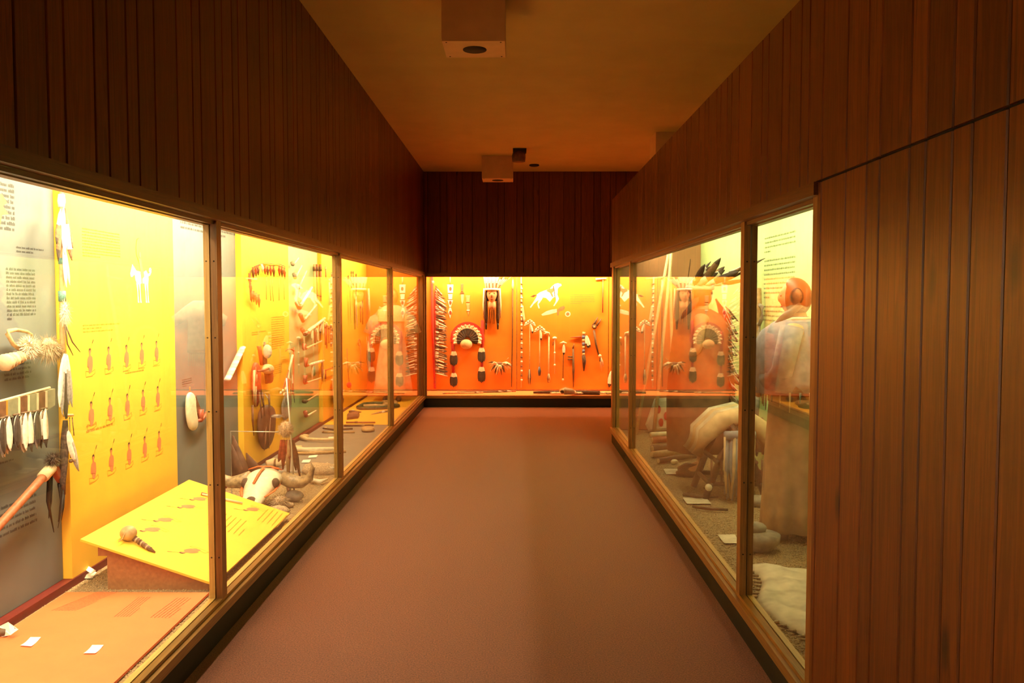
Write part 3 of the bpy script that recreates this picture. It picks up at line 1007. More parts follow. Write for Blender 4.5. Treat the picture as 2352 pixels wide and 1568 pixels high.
MB().add([a, b, c, d] + [p - nrm * 0.002 for p in (a, b, c, d)], [(0, 1, 2, 3), (7, 6, 5, 4), (0, 4, 5, 1), (1, 5, 6, 2), (2, 6, 7, 3), (3, 7, 4, 0)], CARD).obj('face', t)
for s_ in (0.25, 0.75):
    mb = MB()
    p = a.lerp(c, s_) + nrm * 0.001
    e1, e2 = (b - a).normalized() * 0.010, (d - a).normalized() * 0.006
    mb.quad(p - e1 - e2, p + e1 - e2, p + e1 + e2, p - e1 + e2, CL_RED)
    mb.obj('printed_mark', t)
MB().add([a, d, GR(5, 1462, ZG + 0.011), GR(-20, 1452, ZG + 0.011)], [(0, 1, 2, 3)], CARD).obj('prop', t)
t = MB().tube([GR(-40, 1452, ZG + 0.02), GR(-10, 1450, ZG + 0.025), GR(12, 1452, ZG + 0.03), GR(34, 1448, ZG + 0.018)], [.02, .022, .016, .003], STICK_D, 8).obj('bird_carving')
setp(t, 'dark carved bird shape under the folded white card', 'carving')
t = thing('standing_card', 'small folded card leaning at the foot of the yellow horse panel', 'card', GR(198, 1318))
MB().add([GR(172, 1328, ZG), GR(212, 1328, ZG), GR(222, 1314, ZG + .005), GR(198, 1300, ZG + .04), GR(186, 1310, ZG + .03)], [(0, 1, 2, 3, 4)], HIDE_P).obj('prop', t)
a, b, c, d = GR(190, 1305, ZG + .04), GR(200, 1299, ZG + .05), GR(220, 1311, ZG + .035), GR(209, 1318, ZG + .025)
MB().add([p + V((0.003, -0.003, 0.004)) for p in (a, b, c, d)] + [a, b, c, d], [(0, 1, 2, 3), (7, 6, 5, 4), (0, 4, 5, 1), (1, 5, 6, 2), (2, 6, 7, 3), (3, 7, 4, 0)], CARD).obj('face', t)
setp(MB().box((LB + 0.06, 7.55, ZG - 0.02), (-1.6, 10.42, ZG + 0.004), M_MATG).obj('floor_mat'), 'grey floor mat under rows of lying sticks', 'mat')
setp(MB().box((LB + 0.06, 10.43, ZG - 0.02), (-1.6, 13.54, ZG + 0.006), M_YEL).obj('floor_mat'), 'yellow floor mat under the pale dress', 'mat')

# gravel: bed plus loose grains
import numpy as np


def gravel(name, label, x0, x1, y0, y1, n, size, holes=()):
    rng = np.random.default_rng(5)
    p = np.empty((n, 3))
    p[:, 0] = rng.uniform(x0, x1, n)
    p[:, 1] = y0 + (y1 - y0) * rng.uniform(0, 1, n) ** 1.25
    p[:, 2] = ZG - 0.012 + rng.uniform(0, 0.006, n)
    for a, b, c, d in holes:
        keep = ~((p[:, 0] > a) & (p[:, 0] < b) & (p[:, 1] > c) & (p[:, 1] < d))
        p = p[keep]
    n = len(p)
    oct_ = np.array([(1, 0, 0), (0, 1, 0), (-1, 0, 0), (0, -1, 0), (0, 0, 1), (0, 0, -1)], float)
    tri = np.array([(0, 1, 4), (1, 2, 4), (2, 3, 4), (3, 0, 4), (1, 0, 5), (2, 1, 5), (3, 2, 5), (0, 3, 5)])
    s_ = rng.uniform(0.6, 1.3, (n, 1, 1)) * size
    v_ = oct_[None] * s_ * rng.uniform(0.7, 1.2, (n, 6, 1))
    ang = rng.uniform(0, 6.28, n)
    ca, sa = np.cos(ang)[:, None], np.sin(ang)[:, None]
    x = v_[:, :, 0] * ca - v_[:, :, 1] * sa
    y = v_[:, :, 0] * sa + v_[:, :, 1] * ca
    v_ = np.stack([x, y, v_[:, :, 2]], 2) + p[:, None, :]
    f_ = (tri[None] + (np.arange(n) * 6)[:, None, None]).reshape(-1)
    me = bpy.data.meshes.new(name)
    me.vertices.add(n * 6)
    me.vertices.foreach_set('co', v_.reshape(-1))
    me.loops.add(len(f_))
    me.loops.foreach_set('vertex_index', f_.astype(np.int32))
    me.polygons.add(n * 8)
    me.polygons.foreach_set('loop_start', np.arange(0, n * 24, 3, dtype=np.int32))
    me.update(calc_edges=True)
    me.materials.append(GRAVEL)
    o = bpy.data.objects.new(name, me)
    COL.objects.link(o)
    return setp(o, label, 'gravel', kind='stuff')


sbox('floor_gravel_left', (LB + 0.055, 0.5, ZG - 0.02), (-1.6, 7.56, ZG - 0.008), GRAVEL_B)
sbox('floor_gravel_right', (1.24, RY0 - 0.09, ZG - 0.02), (RB - 0.03, RY1 - 0.07, ZG - 0.008), GRAVEL_B)
gravel('gravel', 'loose tan gravel on the floor of the long case', LB + 0.06, -1.61, 3.0, 7.55, 36000, 0.0055, [(-2.42, -1.67, 2.3, 4.36), (-2.3, -1.68, 4.5, 5.8)])
gravel('gravel', 'loose tan gravel on the floor of the case of standing figures', 1.245, RB - 0.04, RY0, RY1 - 0.08, 42000, 0.0065)
# ------------------------------------------------------------------ long case: things hung on the first blue-grey panel
t = thing('feathered_staff', 'upright feathered staff hung where the blue-grey and yellow panels meet', 'staff', LG(143, 900, 0.09))
SF = lambda x, y, o=0.10: LG(x, y, o)
MB().tube([SF(141, 425), SF(142, 600), SF(143, 760), SF(145, 900)], [.010, .013, .013, .011], STICK_T, 10).obj('pole', t)
MB().tube([SF(141, 446), SF(141, 462), SF(141, 476)], [.016, .020, .016], B_WHITE, 10).obj('bead_wrap', t)
for y0, y1 in ((592, 606), (668, 692)):
    MB().tube([SF(142, y0), SF(143, y1)], .019, B_TEAL, 10).obj('bead_band', t)
for x0, y0, x1, y1, w_, k_ in ((146, 474, 149, 585, .06, 'white'), (139, 480, 133, 600, .06, 'brown'), (150, 478, 164, 598, .075, 'barred'), (138, 500, 129, 560, .05, 'brown'),
                               (155, 500, 167, 570, .05, 'allbrown'), (146, 560, 152, 660, .04, 'white'), (150, 570, 160, 655, .035, 'cream')):
    feather(t, SF(x0, y0, .125), SF(x1, y1, .13), w_, NL, k_)
mb = MB()
fur(mb, SF(150, 716, .13), 0.05, 90, FUR_W, (.6, .6, 1.7), 0.6)
mb.obj('plume', t)
for a, b, c in (((149, 745), (155, 790), (168, 816)), ((152, 750), (166, 785), (184, 808))):
    MB().tube([SF(*a, .13), SF(*b, .13), SF(*c, .13)], [.005, .004, .002], STICK_D, 6).obj('quill', t)
for x0, y0, x1, y1, w_, k_ in ((147, 812, 136, 935, .06, 'white'), (149, 812, 142, 952, .06, 'grey'), (150, 812, 150, 962, .065, 'dark'), (153, 812, 158, 930, .05, 'grey'), (155, 815, 165, 935, .05, 'grey'), (151, 830, 153, 960, .05, 'dark')):
    feather(t, SF(x0, y0, .13), SF(x1, y1, .135), w_, NL, k_)
MB().tube([SF(147, 954, .13), SF(167, 953, .13)], .008, STICK_T, 8).obj('toggle', t)
MB().tube([SF(150, 965), SF(149, 1010), SF(146, 1070), SF(144, 1105), SF(148, 1135)], [.016, .028, .026, .02, .008], FUR_D, 8, flat=.5).obj('hide_strip', t)
for a, b in (((160, 958), (162, 1052)), ((166, 958), (170, 1000))):
    MB().tube([SF(*a, .13), SF(*b, .13)], .0025, STICK_D, 5).obj('thong', t)
mb = MB()
mb.ball(SF(163, 1058, .13), .011, STICK_D)
mb.obj('bead', t)
feather(t, SF(157, 988, .13), SF(180, 1082, .14), .06, NL, 'grey')
feather(t, SF(155, 990, .13), SF(172, 1060, .14), .06, NL, 'white')
for a, b, c in (((146, 1125), (142, 1170), (133, 1212)), ((148, 1128), (146, 1165), (141, 1195))):
    MB().tube([SF(*a), SF(*b), SF(*c)], [.006, .004, .0015], HAIR, 5).obj('hair_strand', t)

t = thing('fur_rattle', 'quill-banded rattle with a bent twig loop and fur tufts on the blue-grey panel', 'rattle', LG(80, 810, 0.06))
MB().tube([LG(x, y, .06) for x, y in ((50, 806), (30, 790), (17, 766), (20, 760), (38, 757), (60, 761), (72, 768), (76, 790))], [.010, .010, .011, .011, .010, .009, .008, .007], STICK_T, 7).obj('twig_loop', t)
mb = MB()
a, b = LG(66, 812, .07), LG(8, 834, .07)
for i in range(7):
    mb.tube([a.lerp(b, i / 7), a.lerp(b, (i + .5) / 7), a.lerp(b, (i + 1) / 7)], [.022 + i * .003, .025 + i * .003, .022 + i * .003], FUR_T if i % 2 else HIDE, 10)
mb.obj('quilled_tube', t)
mb = MB()
fur(mb, LG(66, 796, .08), .07, 260, FUR_W, (.7, 1.2, .9), .2)
fur(mb, LG(112, 795, .08), .08, 300, FUR_T, (.7, 1.4, .9), .6, .6, .05)
fur(mb, LG(136, 808, .08), .05, 80, FUR_T, (.7, 1.0, 1.0), .5)
mb.obj('fur_tuft', t)

t = thing('ermine_band', 'banded bar hung with a row of dark and white fur tails', 'ornament', LG(50, 930, 0.04))
mb = MB()
edge = [(-60, 940, 978), (-28, 926, 968), (0, 920, 960), (4, 919, 960), (28, 913, 955), (33, 912, 955), (50, 908, 952), (55, 907, 951), (71, 903, 948), (76, 902, 946), (91, 898, 942), (96, 897, 941), (114, 892, 930)]
cols = [CL_GREENG, LEATH, M_ORG, CL_GREENG, STICK_W, LEATH, STICK_W, CL_GREENG, STICK_W, LEATH, STICK_W, CL_GREENG]
for (x0, a0, b0), (x1, a1, b1), m_ in zip(edge, edge[1:], cols):
    q = [LG(x0, a0, .02), LG(x1, a1, .02), LG(x1, b1, .02), LG(x0, b0, .02)]
    mb.add(q + [p + NL * .03 for p in q], [(4, 5, 6, 7), (3, 2, 1, 0), (0, 1, 5, 4), (1, 2, 6, 5), (2, 3, 7, 6), (3, 0, 4, 7)], m_)
mb.obj('banded_bar', t)
MB().tube([LG(-60, 938, .04), LG(114, 890, .04)], .007, STICK_W, 7).obj('top_rod', t)
rnd = random.Random(3)
for i, (x, y0, y1, k_) in enumerate([(-30, 978, 1075, 'white'), (-15, 974, 1070, 'alldark'), (3, 962, 1052, 'alldark'), (17, 958, 1050, 'white'), (37, 954, 1032, 'alldark'), (55, 950, 1044, 'white'), (66, 948, 1040, 'tip'), (82, 946, 1034, 'alldark'), (101, 940, 1030, 'tip')]):
    for k in range(4):
        dx = (k - 1.5) * 3.2
        feather(t, LG(x + dx * .8, y0 - 2, .05 + .012 * k), LG(x + dx * 1.2 + rnd.uniform(-3, 2), y1 - rnd.uniform(0, 16), .055 + .012 * k), .055, NL, k_ if k != 2 else ('grey' if k_ == 'alldark' else 'barred'), 'fur_tail')
    MB().tube([LG(x - 6, y0 - 1, .07), LG(x + 6, y0 - 3, .07)], .006, STICK_D, 6).obj('tail_binding', t)

t = thing('war_club', 'red wooden club with a blade and fur tuft slanting up the blue-grey panel', 'club', LG(60, 1140, 0.07))
MB().tube([LG(-60, 1272, .07), LG(0, 1204, .07), (LG(60, 1138, .07)), LG(118, 1074, .07)], [.018, .020, .020, .022], STICK_R, 10).obj('shaft', t)
MB().tube([LG(98, 1096, .07), LG(118, 1073, .07)], .030, HIDE, 10).obj('hide_binding', t)
MB().slab([LG(114, 1066, .06), LG(122, 1068, .06), (LG(138, 1104, .06)), LG(134, 1112, .06), LG(120, 1092, .06)], NL, .03, STICK_R).obj('blade', t)
mb = MB()
fur(mb, LG(121, 1056, .08), .05, 120, FUR_D, (.8, 1.3, 1), .1)
mb.obj('fur_tuft', t)
for a, b, c in (((113, 1085), (110, 1150), (124, 1222)), ((117, 1085), (116, 1150), (112, 1190)), ((136, 1110), (142, 1150), (134, 1198))):
    MB().tube([LG(*a, .07), LG(*b, .06), LG(*c, .06)], [.010, .009, .002], HAIR, 6).obj('hair_strand', t)

# ------------------------------------------------------------------ second blue-grey panel
t = thing('tobacco_pouch', 'pale quilled pouch and brown leather flap on the second blue-grey panel', 'pouch', LG(435, 945, .03))
MB().slab(hang(LG, [(420, 903), (433, 896), (441, 912), (437, 935), (448, 975), (442, 992), (426, 988), (421, 950)], .01), NL, .05, BONE).obj('quilled_body', t)
MB().slab(hang(LG, [(436, 908), (441, 905), (456, 945), (453, 956), (443, 950)], .01), NL, .03, LEATH).obj('leather_flap', t)
MB().tube([LG(436, 906, .02), LG(436, 888, .02)], .004, CL_ORG, 6).obj('loop', t)
t = thing('tobacco_pipe', 'short red stone pipe angled upward beside the quilled pouch', 'pipe', LG(465, 955, .03))
MB().tube([LG(461, 940, .05), LG(461, 958, .05), LG(462, 968, .05)], [.024, .020, .014], CATLIN, 10).obj('bowl', t)
MB().tube([LG(455, 966, .05), LG(466, 962, .05), LG(474, 948, .05)], .013, CATLIN, 8).obj('shank', t)
MB().tube([LG(473, 950, .05), LG(480, 938, .05), LG(496, 912, .05)], [.011, .010, .009], STICK_W, 8).obj('stem', t)
t = thing('quilled_stem', 'broad white quill-banded stick slanting up the second blue-grey panel', 'pipe stem', LG(540, 830, .04))
a, b = LG(522, 872, .05), LG(558, 797, .05)
mb = MB()
for i in range(9):
    mb.tube([a.lerp(b, i / 9), a.lerp(b, (i + 1) / 9)], .030 if i < 8 else .027, BONE if i % 2 else B_WHITE, 9, flat=.5)
mb.obj('banded_shaft', t)
ltext(p_g2, LG, 414, 507, 540, 2, 530, INK, 31, [1, .8])
ltext(p_g2, LG, 470, 790, 500, 6, 822, INK, 32)
ltext(p_g2, LG, 418, 872, 440, 4, 892, INK, 33)
t = thing('hide_bundle', 'pointed dark rawhide bundle leaning in the gravel corner behind the bison skull', 'bundle', GR(552, 1090))
for i, (x, yt, yb, w_, dx) in enumerate([(541, 1000, 1092, .10, -6), (560, 1040, 1094, .08, 5), (535, 1020, 1092, .07, -4)]):
    base = GR(x, yb - 4)
    top = LG(x + dx, yt, 0.05)
    base.x = max(base.x, LB + 0.13)
    base.y = top.y + 0.02 * i
    mb = MB()
    mb.tube([V((base.x, base.y, ZG)), V((base.x, base.y, ZG)).lerp(top, .45), top], [w_, w_ * .7, .008], RAWHIDE, 9, flat=.55)
    mb.obj('rawhide_fold', t)

# ------------------------------------------------------------------ second yellow panel
t = thing('claw_necklace', 'long claw and feather necklace spread in an arch on the second yellow panel', 'necklace', LP(610, 625, .03))
arc = [(576, 690), (573, 655), (575, 625), (584, 612), (598, 606), (612, 604), (628, 606), (642, 606), (655, 612)]
MB().tube([LP(x, y, .02) for x, y in arc], .004, STICK_D, 6).obj('cord', t)
for i, (x, y, ln, m_) in enumerate([(573, 628, 30, LEATH_R), (575, 645, 32, LEATH_R), (577, 662, 32, LEATH), (582, 668, 26, LEATH_R), (588, 672, 28, STICK_R), (594, 676, 30, LEATH_R), (581, 614, 26, LEATH), (587, 611, 24, LEATH_R), (592, 610, 22, LEATH), (602, 607, 18, B_WHITE), (608, 610, 20, LEATH_R), (614, 612, 20, LEATH), (621, 610, 24, LEATH_R), (628, 610, 26, LEATH), (641, 610, 24, LEATH_R), (647, 611, 26, LEATH), (653, 614, 28, STICK_R)]):
    MB().tube([LP(x, y, .03), LP(x + .6, y + ln * .4, .04), LP(x + 1.2, y + ln, .03)], [.012, .020, .003], m_, 6, flat=.5).obj('claw_pendant', t)
for x, y0, y1, dx in ((612, 635, 688, 0), (620, 640, 690, 2), (624, 640, 692, 4), (641, 640, 690, 0), (652, 640, 688, 1)):
    MB().tube([LP(x, y0, .02), LP(x + dx, y1, .02)], .004, STICK_R, 5).obj('dangling_thong', t)
ltext(p_y2, LP, 623, 728, 653, 15, 806, INK_Y, 41)
ltext(p_y2, LP, 620, 842, 648, 6, 870, INK_Y, 42)
ltext(p_y2, LP, 578, 763, 612, 2, 773, INK_Y, 43)

t = thing('fringed_quiver', 'red leather quiver with long fringe over a dark rawhide shield cover', 'quiver', LP(585, 900, .05))
MB().slab(hang(LP, [(573, 838), (578, 829), (584, 833), (587, 850), (586, 900), (582, 940), (577, 936), (574, 890)], .01), NL, .07, LEATH_R).obj('case', t)
qv = t.children[0]
for x, y0, x1, y1, m_ in ((586, 842, 592, 930, LEATH_R), (590, 850, 600, 935, LEATH_R), (594, 855, 606, 938, LEATH), (580, 930, 583, 1000, LEATH), (588, 860, 588, 940, HIDE), (584, 850, 584, 930, HIDE)):
    MB().tube([LP(x, y0, .06), LP((x + x1) / 2 - 1, (y0 + y1) / 2, .07), LP(x1, y1, .05)], [.014, .012, .004], m_, 6, flat=.4).obj('fringe_strip', qv)
t = thing('rawhide_cover', 'large dark rawhide cover tapering down the second yellow panel to its foot', 'hide cover', LP(600, 980, .03))
MB().slab(hang(LP, [(586, 938), (600, 926), (616, 930), (620, 946), (619, 990), (611, 1020), (598, 1040), (588, 1020), (583, 980)], .01), NL, .09, RAWHIDE).obj('body', t)
for x, y0, x1, y1 in ((596, 900, 601, 960), (602, 900, 608, 955), (618, 905, 620, 960), (612, 975, 607, 1035), (620, 960, 618, 1030)):
    MB().tube([LP(x, y0, .09), LP((x + x1) / 2, (y0 + y1) / 2, .10), LP(x1, y1, .09)], [.010, .010, .003], LEATH, 6).obj('tie_strip', t)
MB().tube([LP(x, y, .06) for x, y in ((609, 905), (616, 915), (619, 935), (615, 952))], .005, B_WHITE, 6).obj('bead_string', t)
t = thing('red_paddle', 'short bright red wooden paddle above the tan bowl on the second yellow panel', 'paddle', LP(597, 820, .04))
MB().tube([LP(595, 795, .04), LP(597, 806, .04), LP(601, 838, .04)], [.022, .024, .018], CL_ORG, 8, flat=.5).obj('blade', t)
t = thing('stone_club', 'wooden club with a pale stone head lashed at the top on the second yellow panel', 'club', LP(608, 870, .04))
MB().tube([LP(608, 785, .04), LP(608, 820, .04), LP(613, 880, .04)], [.010, .022, .016], STICK_D, 8).obj('shaft', t)
mb = MB()
mb.ball(LP(614, 807, .07), .055, HIDE_P, 12, 9, (.8, 1.0, 1.25))
mb.obj('stone_head', t)
MB().slab(hang(LP, [(608, 850), (617, 845), (620, 862), (620, 876), (613, 884), (608, 870)], .02), NL, .05, LEATH).obj('leather_sling', t)
t = thing('horn_bowl', 'round tan bowl with a dark strap on the second yellow panel', 'bowl', LP(606, 845, .04))
MB().slab(hang(LP, [(598, 840), (603, 834), (611, 836), (616, 846), (613, 857), (604, 860), (598, 856), (595, 848)], .02), NL, .09, HIDE, .3).obj('body', t)
MB().tube([LP(593, 852, .12), LP(604, 851, .14), LP(617, 846, .12)], .010, LEATH, 7).obj('strap', t)
t = thing('feather_bundle', 'tall bundle of grey feathers and red sticks between the second yellow and green panels', 'bundle', LP(662, 880, .06))
MB().tube([LP(675, 797, .05), LP(674, 860, .05), LP(672, 905, .05)], [.010, .009, .008], STICK_R, 7).obj('stick', t)
MB().tube([LP(656, 806, .05), LP(661, 801, .05), LP(668, 801, .05), LP(676, 806, .05)], [.004, .007, .007, .009], CL_ORG, 6).obj('cross_tie', t)
MB().tube([LP(672, 815, .06), LP(664, 850, .06)], [.012, .013], BONE, 8).obj('bone_grip', t)
for x0, y0, x1, y1, w_, k_ in ((666, 845, 652, 925, .07, 'grey'), (666, 845, 659, 930, .06, 'brown'), (664, 850, 648, 900, .05, 'allbrown'), (668, 855, 668, 930, .05, 'allbrown'), (672, 860, 676, 925, .05, 'brown')):
    feather(t, LP(x0, y0, .07), LP(x1, y1, .08), w_, NL, k_)
mb = MB()
for x, y in ((645, 902), (650, 897), (656, 893), (652, 905)):
    mb.ball(LP(x, y, .09), .022, BONE, 8, 6, (.5, 1, .8))
mb.obj('shell', t)
MB().slab(hang(LP, [(640, 930), (651, 905), (659, 898), (664, 910), (662, 940), (655, 965), (645, 968)], .01), NL, .05, F_GREY).obj('fur_pouch', t)

# ------------------------------------------------------------------ green panel: pipes
def pipe(label, bowl, foot, end, r, bm, sm, wrap=None, fr=0):
    t_ = thing('tobacco_pipe', label, 'pipe', LG(*foot, .05), 'pipes on the green panel')
    MB().tube([LG(*bowl, .06), LG(*foot, .06)], [.026, .020], bm, 9).obj('bowl', t_)
    a_, b_ = LG(*foot, .06), LG(*end, .06)
    MB().tube([a_, a_.lerp(b_, .12)], r * 1.25, bm, 8).obj('shank', t_)
    st_ = MB().tube([a_.lerp(b_, .1), b_], [r, r * .8], sm, 8).obj('stem', t_)
    if wrap:
        for i_ in range(6):
            p_ = a_.lerp(b_, .3 + i_ * .1)
            q_ = a_.lerp(b_, .3 + i_ * .1 + .06)
            MB().tube([p_, q_], r * 1.35, wrap, 8).obj('wrapping', st_)
    for i_ in range(fr):
        p_ = a_.lerp(b_, .35 + .55 * i_ / max(1, fr - 1))
        MB().tube([p_, p_ - V((0, 0, .11 + .05 * (i_ % 3))), p_ - V((0, .02, .20 + .05 * (i_ % 2)))], [.012, .018, .004], LEATH if i_ % 2 else HIDE, 6, flat=.5).obj('fringe_strip', st_)


pipe('topmost pipe on the green panel, dark bowl and short white stem', (672, 602), (673, 609), (686, 592), .010, STONE, BONE)
pipe('second pipe from the top of the green panel, dark bowl, white stem', (676, 628), (678, 639), (693, 610), .011, STONE, BONE)
pipe('third pipe from the top of the green panel, with a long pale stem', (684, 655), (686, 662), (704, 622), .011, HIDE, BONE)
pipe('fourth pipe from the top of the green panel, thick white quilled stem', (682, 695), (687, 708), (716, 660), .020, CATLIN, B_WHITE)
pipe('fifth pipe from the top of the green panel, red bowl and thin pale stem', (690, 722), (696, 738), (727, 700), .012, CATLIN, BONE)
pipe('longest pipe on the green panel, broad pale stem with hanging fringe', (694, 756), (700, 767), (746, 731), .021, CATLIN, BONE, None, 5)
pipe('pipe on the green panel under the fringed one, plain pinkish stem', (699, 790), (698, 802), (739, 783), .013, CATLIN, HIDE)
pipe('pipe on the green panel with a bead-wrapped stem and square red bowl', (703, 822), (702, 840), (744, 828), .014, CATLIN, BONE, B_WHITE, 2)
pipe('pipe on the green panel with a red block bowl below the bead-wrapped one', (701, 862), (700, 880), (737, 868), .012, CATLIN, HIDE)
pipe('pipe with a dark round bowl low on the green panel', (698, 921), (702, 923), (730, 905), .012, STICK_D, STICK_T)
pipe('lowest pipe on the green panel, short pale stem', (701, 945), (703, 956), (726, 943), .012, CATLIN, BONE)
for i, (x, m_) in enumerate([(722, STICK_T), (728, STICK_R), (736, STICK_R)]):
    t = stick_thing('pipe_stem', 'thin upright pipe stem near the yellow edge of the green panel', 'pipe stem', [LG(x, 607, .04), LG(x + 1, 690, .04)], [.016, .012], m_, group='upright stems on the green panel')
    MB().tube([LG(x, 612, .04), LG(x + .2, 622, .04)], .020, LEATH, 7).obj('binding', t)

# ------------------------------------------------------------------ third and fourth yellow panels
for i, (x, y0, y1, m_) in enumerate([(747, 745, 792, STICK_R), (750, 742, 800, LEATH_R), (755, 748, 788, STICK_R), (760, 745, 796, STICK_R), (764, 752, 790, LEATH_R)]):
    t = stick_thing('notched_stick', 'thin red stick in the low cluster on the third yellow panel', 'stick', [LP(x, y0, .03), LP(x + .6, y1, .03)], [.011, .008], m_, group='red sticks on the third yellow panel')
    MB().tube([LP(x, y0 + 3, .03), LP(x, y0 + 8, .03)], .015, LEATH, 6).obj('binding', t)
for i, (x, y0, y1, m_) in enumerate([(748, 612, 640, STICK_T), (756, 640, 700, BONE), (762, 625, 690, STICK_T), (767, 655, 720, STICK_R)]):
    t = stick_thing('carved_stick', 'thin pale stick in the high cluster on the third yellow panel', 'stick', [LP(x, y0, .03), LP(x + .6, y1, .03)], [.010, .009], m_, group='pale sticks on the third yellow panel')
    MB().tube([LP(x, y0 + 2, .03), LP(x, y0 + 7, .03)], .014, HIDE, 6).obj('binding', t)
t = thing('strapped_pouch', 'pinkish leather pouch with a dark base and shoulder strap on the third yellow panel', 'pouch', LP(765, 900, .04))
MB().slab(hang(LP, [(757, 862), (763, 855), (772, 858), (774, 900), (772, 928), (765, 936), (759, 915)], .01), NL, .12, HIDE).obj('body', t)
MB().slab(hang(LP, [(759, 912), (765, 905), (774, 908), (773, 928), (765, 938), (760, 925)], .02), NL, .125, LEATH).obj('base', t)
MB().tube([LP(748, 870, .04), LP(748, 850, .04), LP(770, 842, .04)], [.016, .008, .006], LEATH_R, 6).obj('strap', t)
for i, (x, y0, y1, w_, k_, lb) in enumerate([(804, 678, 742, .05, 'allbrown', 'single brown feather hung on the corner yellow panel'), (818, 676, 752, .09, 'grey', 'broad grey feather hung between sticks on the corner yellow panel')]):
    t = thing('hung_feather', lb, 'feather', LP(x, y0, .03))
    feather(t, LP(x, y0, .03), LP(x + 2, y1, .03), w_, NL, k_, 'vane')
    MB().tube([LP(x, y0 - 12, .03), LP(x, y0 + 4, .03)], .005, CL_RED, 6).obj('tie', t)
for i, (x, y0, y1) in enumerate([(800, 632, 660), (807, 622, 662), (811, 622, 655), (818, 628, 668), (833, 690, 745), (828, 700, 740)]):
    t = stick_thing('gaming_stick', 'short dark stick fixed upright on the corner yellow panel', 'stick', [LP(x, y0, .03), LP(x + .5, y1, .03)], [.008, .006], STICK_R, group='short sticks on the corner yellow panel')
    MB().tube([LP(x, y0 + 2, .03), LP(x, y0 + 6, .03)], .011, STICK_D, 6).obj('binding', t)
t = thing('hoop_wand', 'thin red wand ending in a small hoop on the corner yellow panel', 'wand', LP(826, 820, .03))
c = LP(825, 786, .03)
MB().tube([c + V((0, math.cos(a) * .08, math.sin(a) * .05)) for a in [i * math.pi / 8 for i in range(17)]], .006, STICK_R, 6).obj('hoop', t)
MB().tube([LP(828, 793, .03), LP(829, 845, .03)], .006, STICK_R, 6).obj('handle', t)
t = thing('red_ball', 'small red hide ball on a cord low on the corner yellow panel', 'ball', LP(802, 884, .03))
mb = MB()
mb.ball(LP(802, 884, .05), .045, CL_RED, 12, 9, (.8, 1, 1))
mb.obj('ball', t)
MB().tube([LP(797, 800, .03), LP(799, 850, .03), LP(802, 880, .03), LP(806, 895, .03)], .006, STICK_R, 6).obj('cord', t)

# ------------------------------------------------------------------ bison skull and neighbours on the gravel
t = thing('bison_skull', 'horned bison skull painted with red stripes lying on the gravel', 'skull', V((-1.98, 6.3, ZG)))
S0 = V((-1.965, 6.30, ZG))
# cranium to muzzle runs toward the viewer and down: built as rings along a bent axis
rings = []
for (dy, z, wx, wz) in ((0.20, .17, .05, .04), (0.15, .19, .135, .075), (0.05, .20, .150, .085), (-0.06, .17, .125, .08), (-0.15, .13, .10, .07), (-0.24, .095, .082, .055), (-0.31, .065, .07, .04), (-0.34, .055, .04, .02)):
    rings.append([S0 + V((math.cos(a) * wx, dy, z + math.sin(a) * wz)) for a in [2 * math.pi * k / 14 for k in range(14)]])
mb = MB()
vs_ = [p for g in rings for p in g]
n = 14
fs = [(i * n + k, i * n + (k + 1) % n, (i + 1) * n + (k + 1) % n, (i + 1) * n + k) for i in range(len(rings) - 1) for k in range(n)]
fs += [tuple(range(n)), tuple((len(rings) - 1) * n + k for k in range(n))]
mb.add(vs_, fs, BONE, True)
sk = subsurf(mb.obj('cranium', t), 1)
for sx in (-1, 1):
    mb = MB()
    mb.ball(S0 + V((sx * .115, -0.05, .185)), .05, FUR_D, 10, 7, (.6, .9, .8))
    mb.obj('eye_socket', t)
    mb = MB()
    pts = [S0 + V((sx * .12, .10, .20)), S0 + V((sx * .20, .10, .165)), S0 + V((sx * .28, .09, .16)), S0 + V((sx * .345, .08, .20)), S0 + V((sx * .37, .075, .27)), S0 + V((sx * .355, .07, .33))]
    mb.tube(pts, [.052, .056, .046, .034, .020, .004], HORN, 10)
    mb.obj('horn', t)
mb = MB()
mb.ball(S0 + V((0, -.27, .105)), .05, FUR_D, 8, 6, (.8, 1.2, .6))
mb.obj('nose_opening', t)
mb = MB()
fur(mb, S0 + V((0.02, -.30, .05)), .09, 120, FUR_T, (1.5, .7, .6), .5)
fur(mb, S0 + V((0.16, -.10, .06)), .09, 100, FUR_T, (1, 1.2, .7), .5)
mb.obj('grass_stuffing', t)
for pts in ([(-.13, .08, .265), (-.05, .06, .292), (.05, .06, .292), (.13, .08, .262)], [(0, .05, .293), (-.01, -.06, .258), (-.02, -.15, .206)], [(.14, -.02, .17), (.125, -.12, .14), (.085, -.22, .12)], [(-.14, -.02, .17), (-.125, -.12, .14), (-.085, -.22, .12)]):
    MB().tube([S0 + V(p) for p in pts], .011, CL_ORG, 6, flat=.5).obj('painted_stripe', t)
for i, (x, y, r, lb) in enumerate([(640, 1172, .06, 'rough dark stone half buried in gravel before the bison skull'), (660, 1160, .04, 'small rough stone beside the foot of the wire rod')]):
    mb = MB()
    mb.ball(GR(x, y, ZG + r * .25), r, FUR_T, 12, 8, (1.4, .8, .6), .25)
    setp(mb.obj('stone'), lb, 'stone')
t = thing('stone_maul', 'grooved grey stone maul lying on gravel by the skull horn', 'maul', GR(676, 1142))
mb = MB()
mb.ball(GR(676, 1138, ZG + .045), .05, STONE, 12, 8, (1.5, .9, .9))
mb.obj('stone_head', t)
MB().tube([GR(664, 1128, ZG + .02), GR(660, 1100, ZG + .03), GR(655, 1085, ZG + .08)], [.016, .014, .010], LEATH, 7).obj('handle', t)

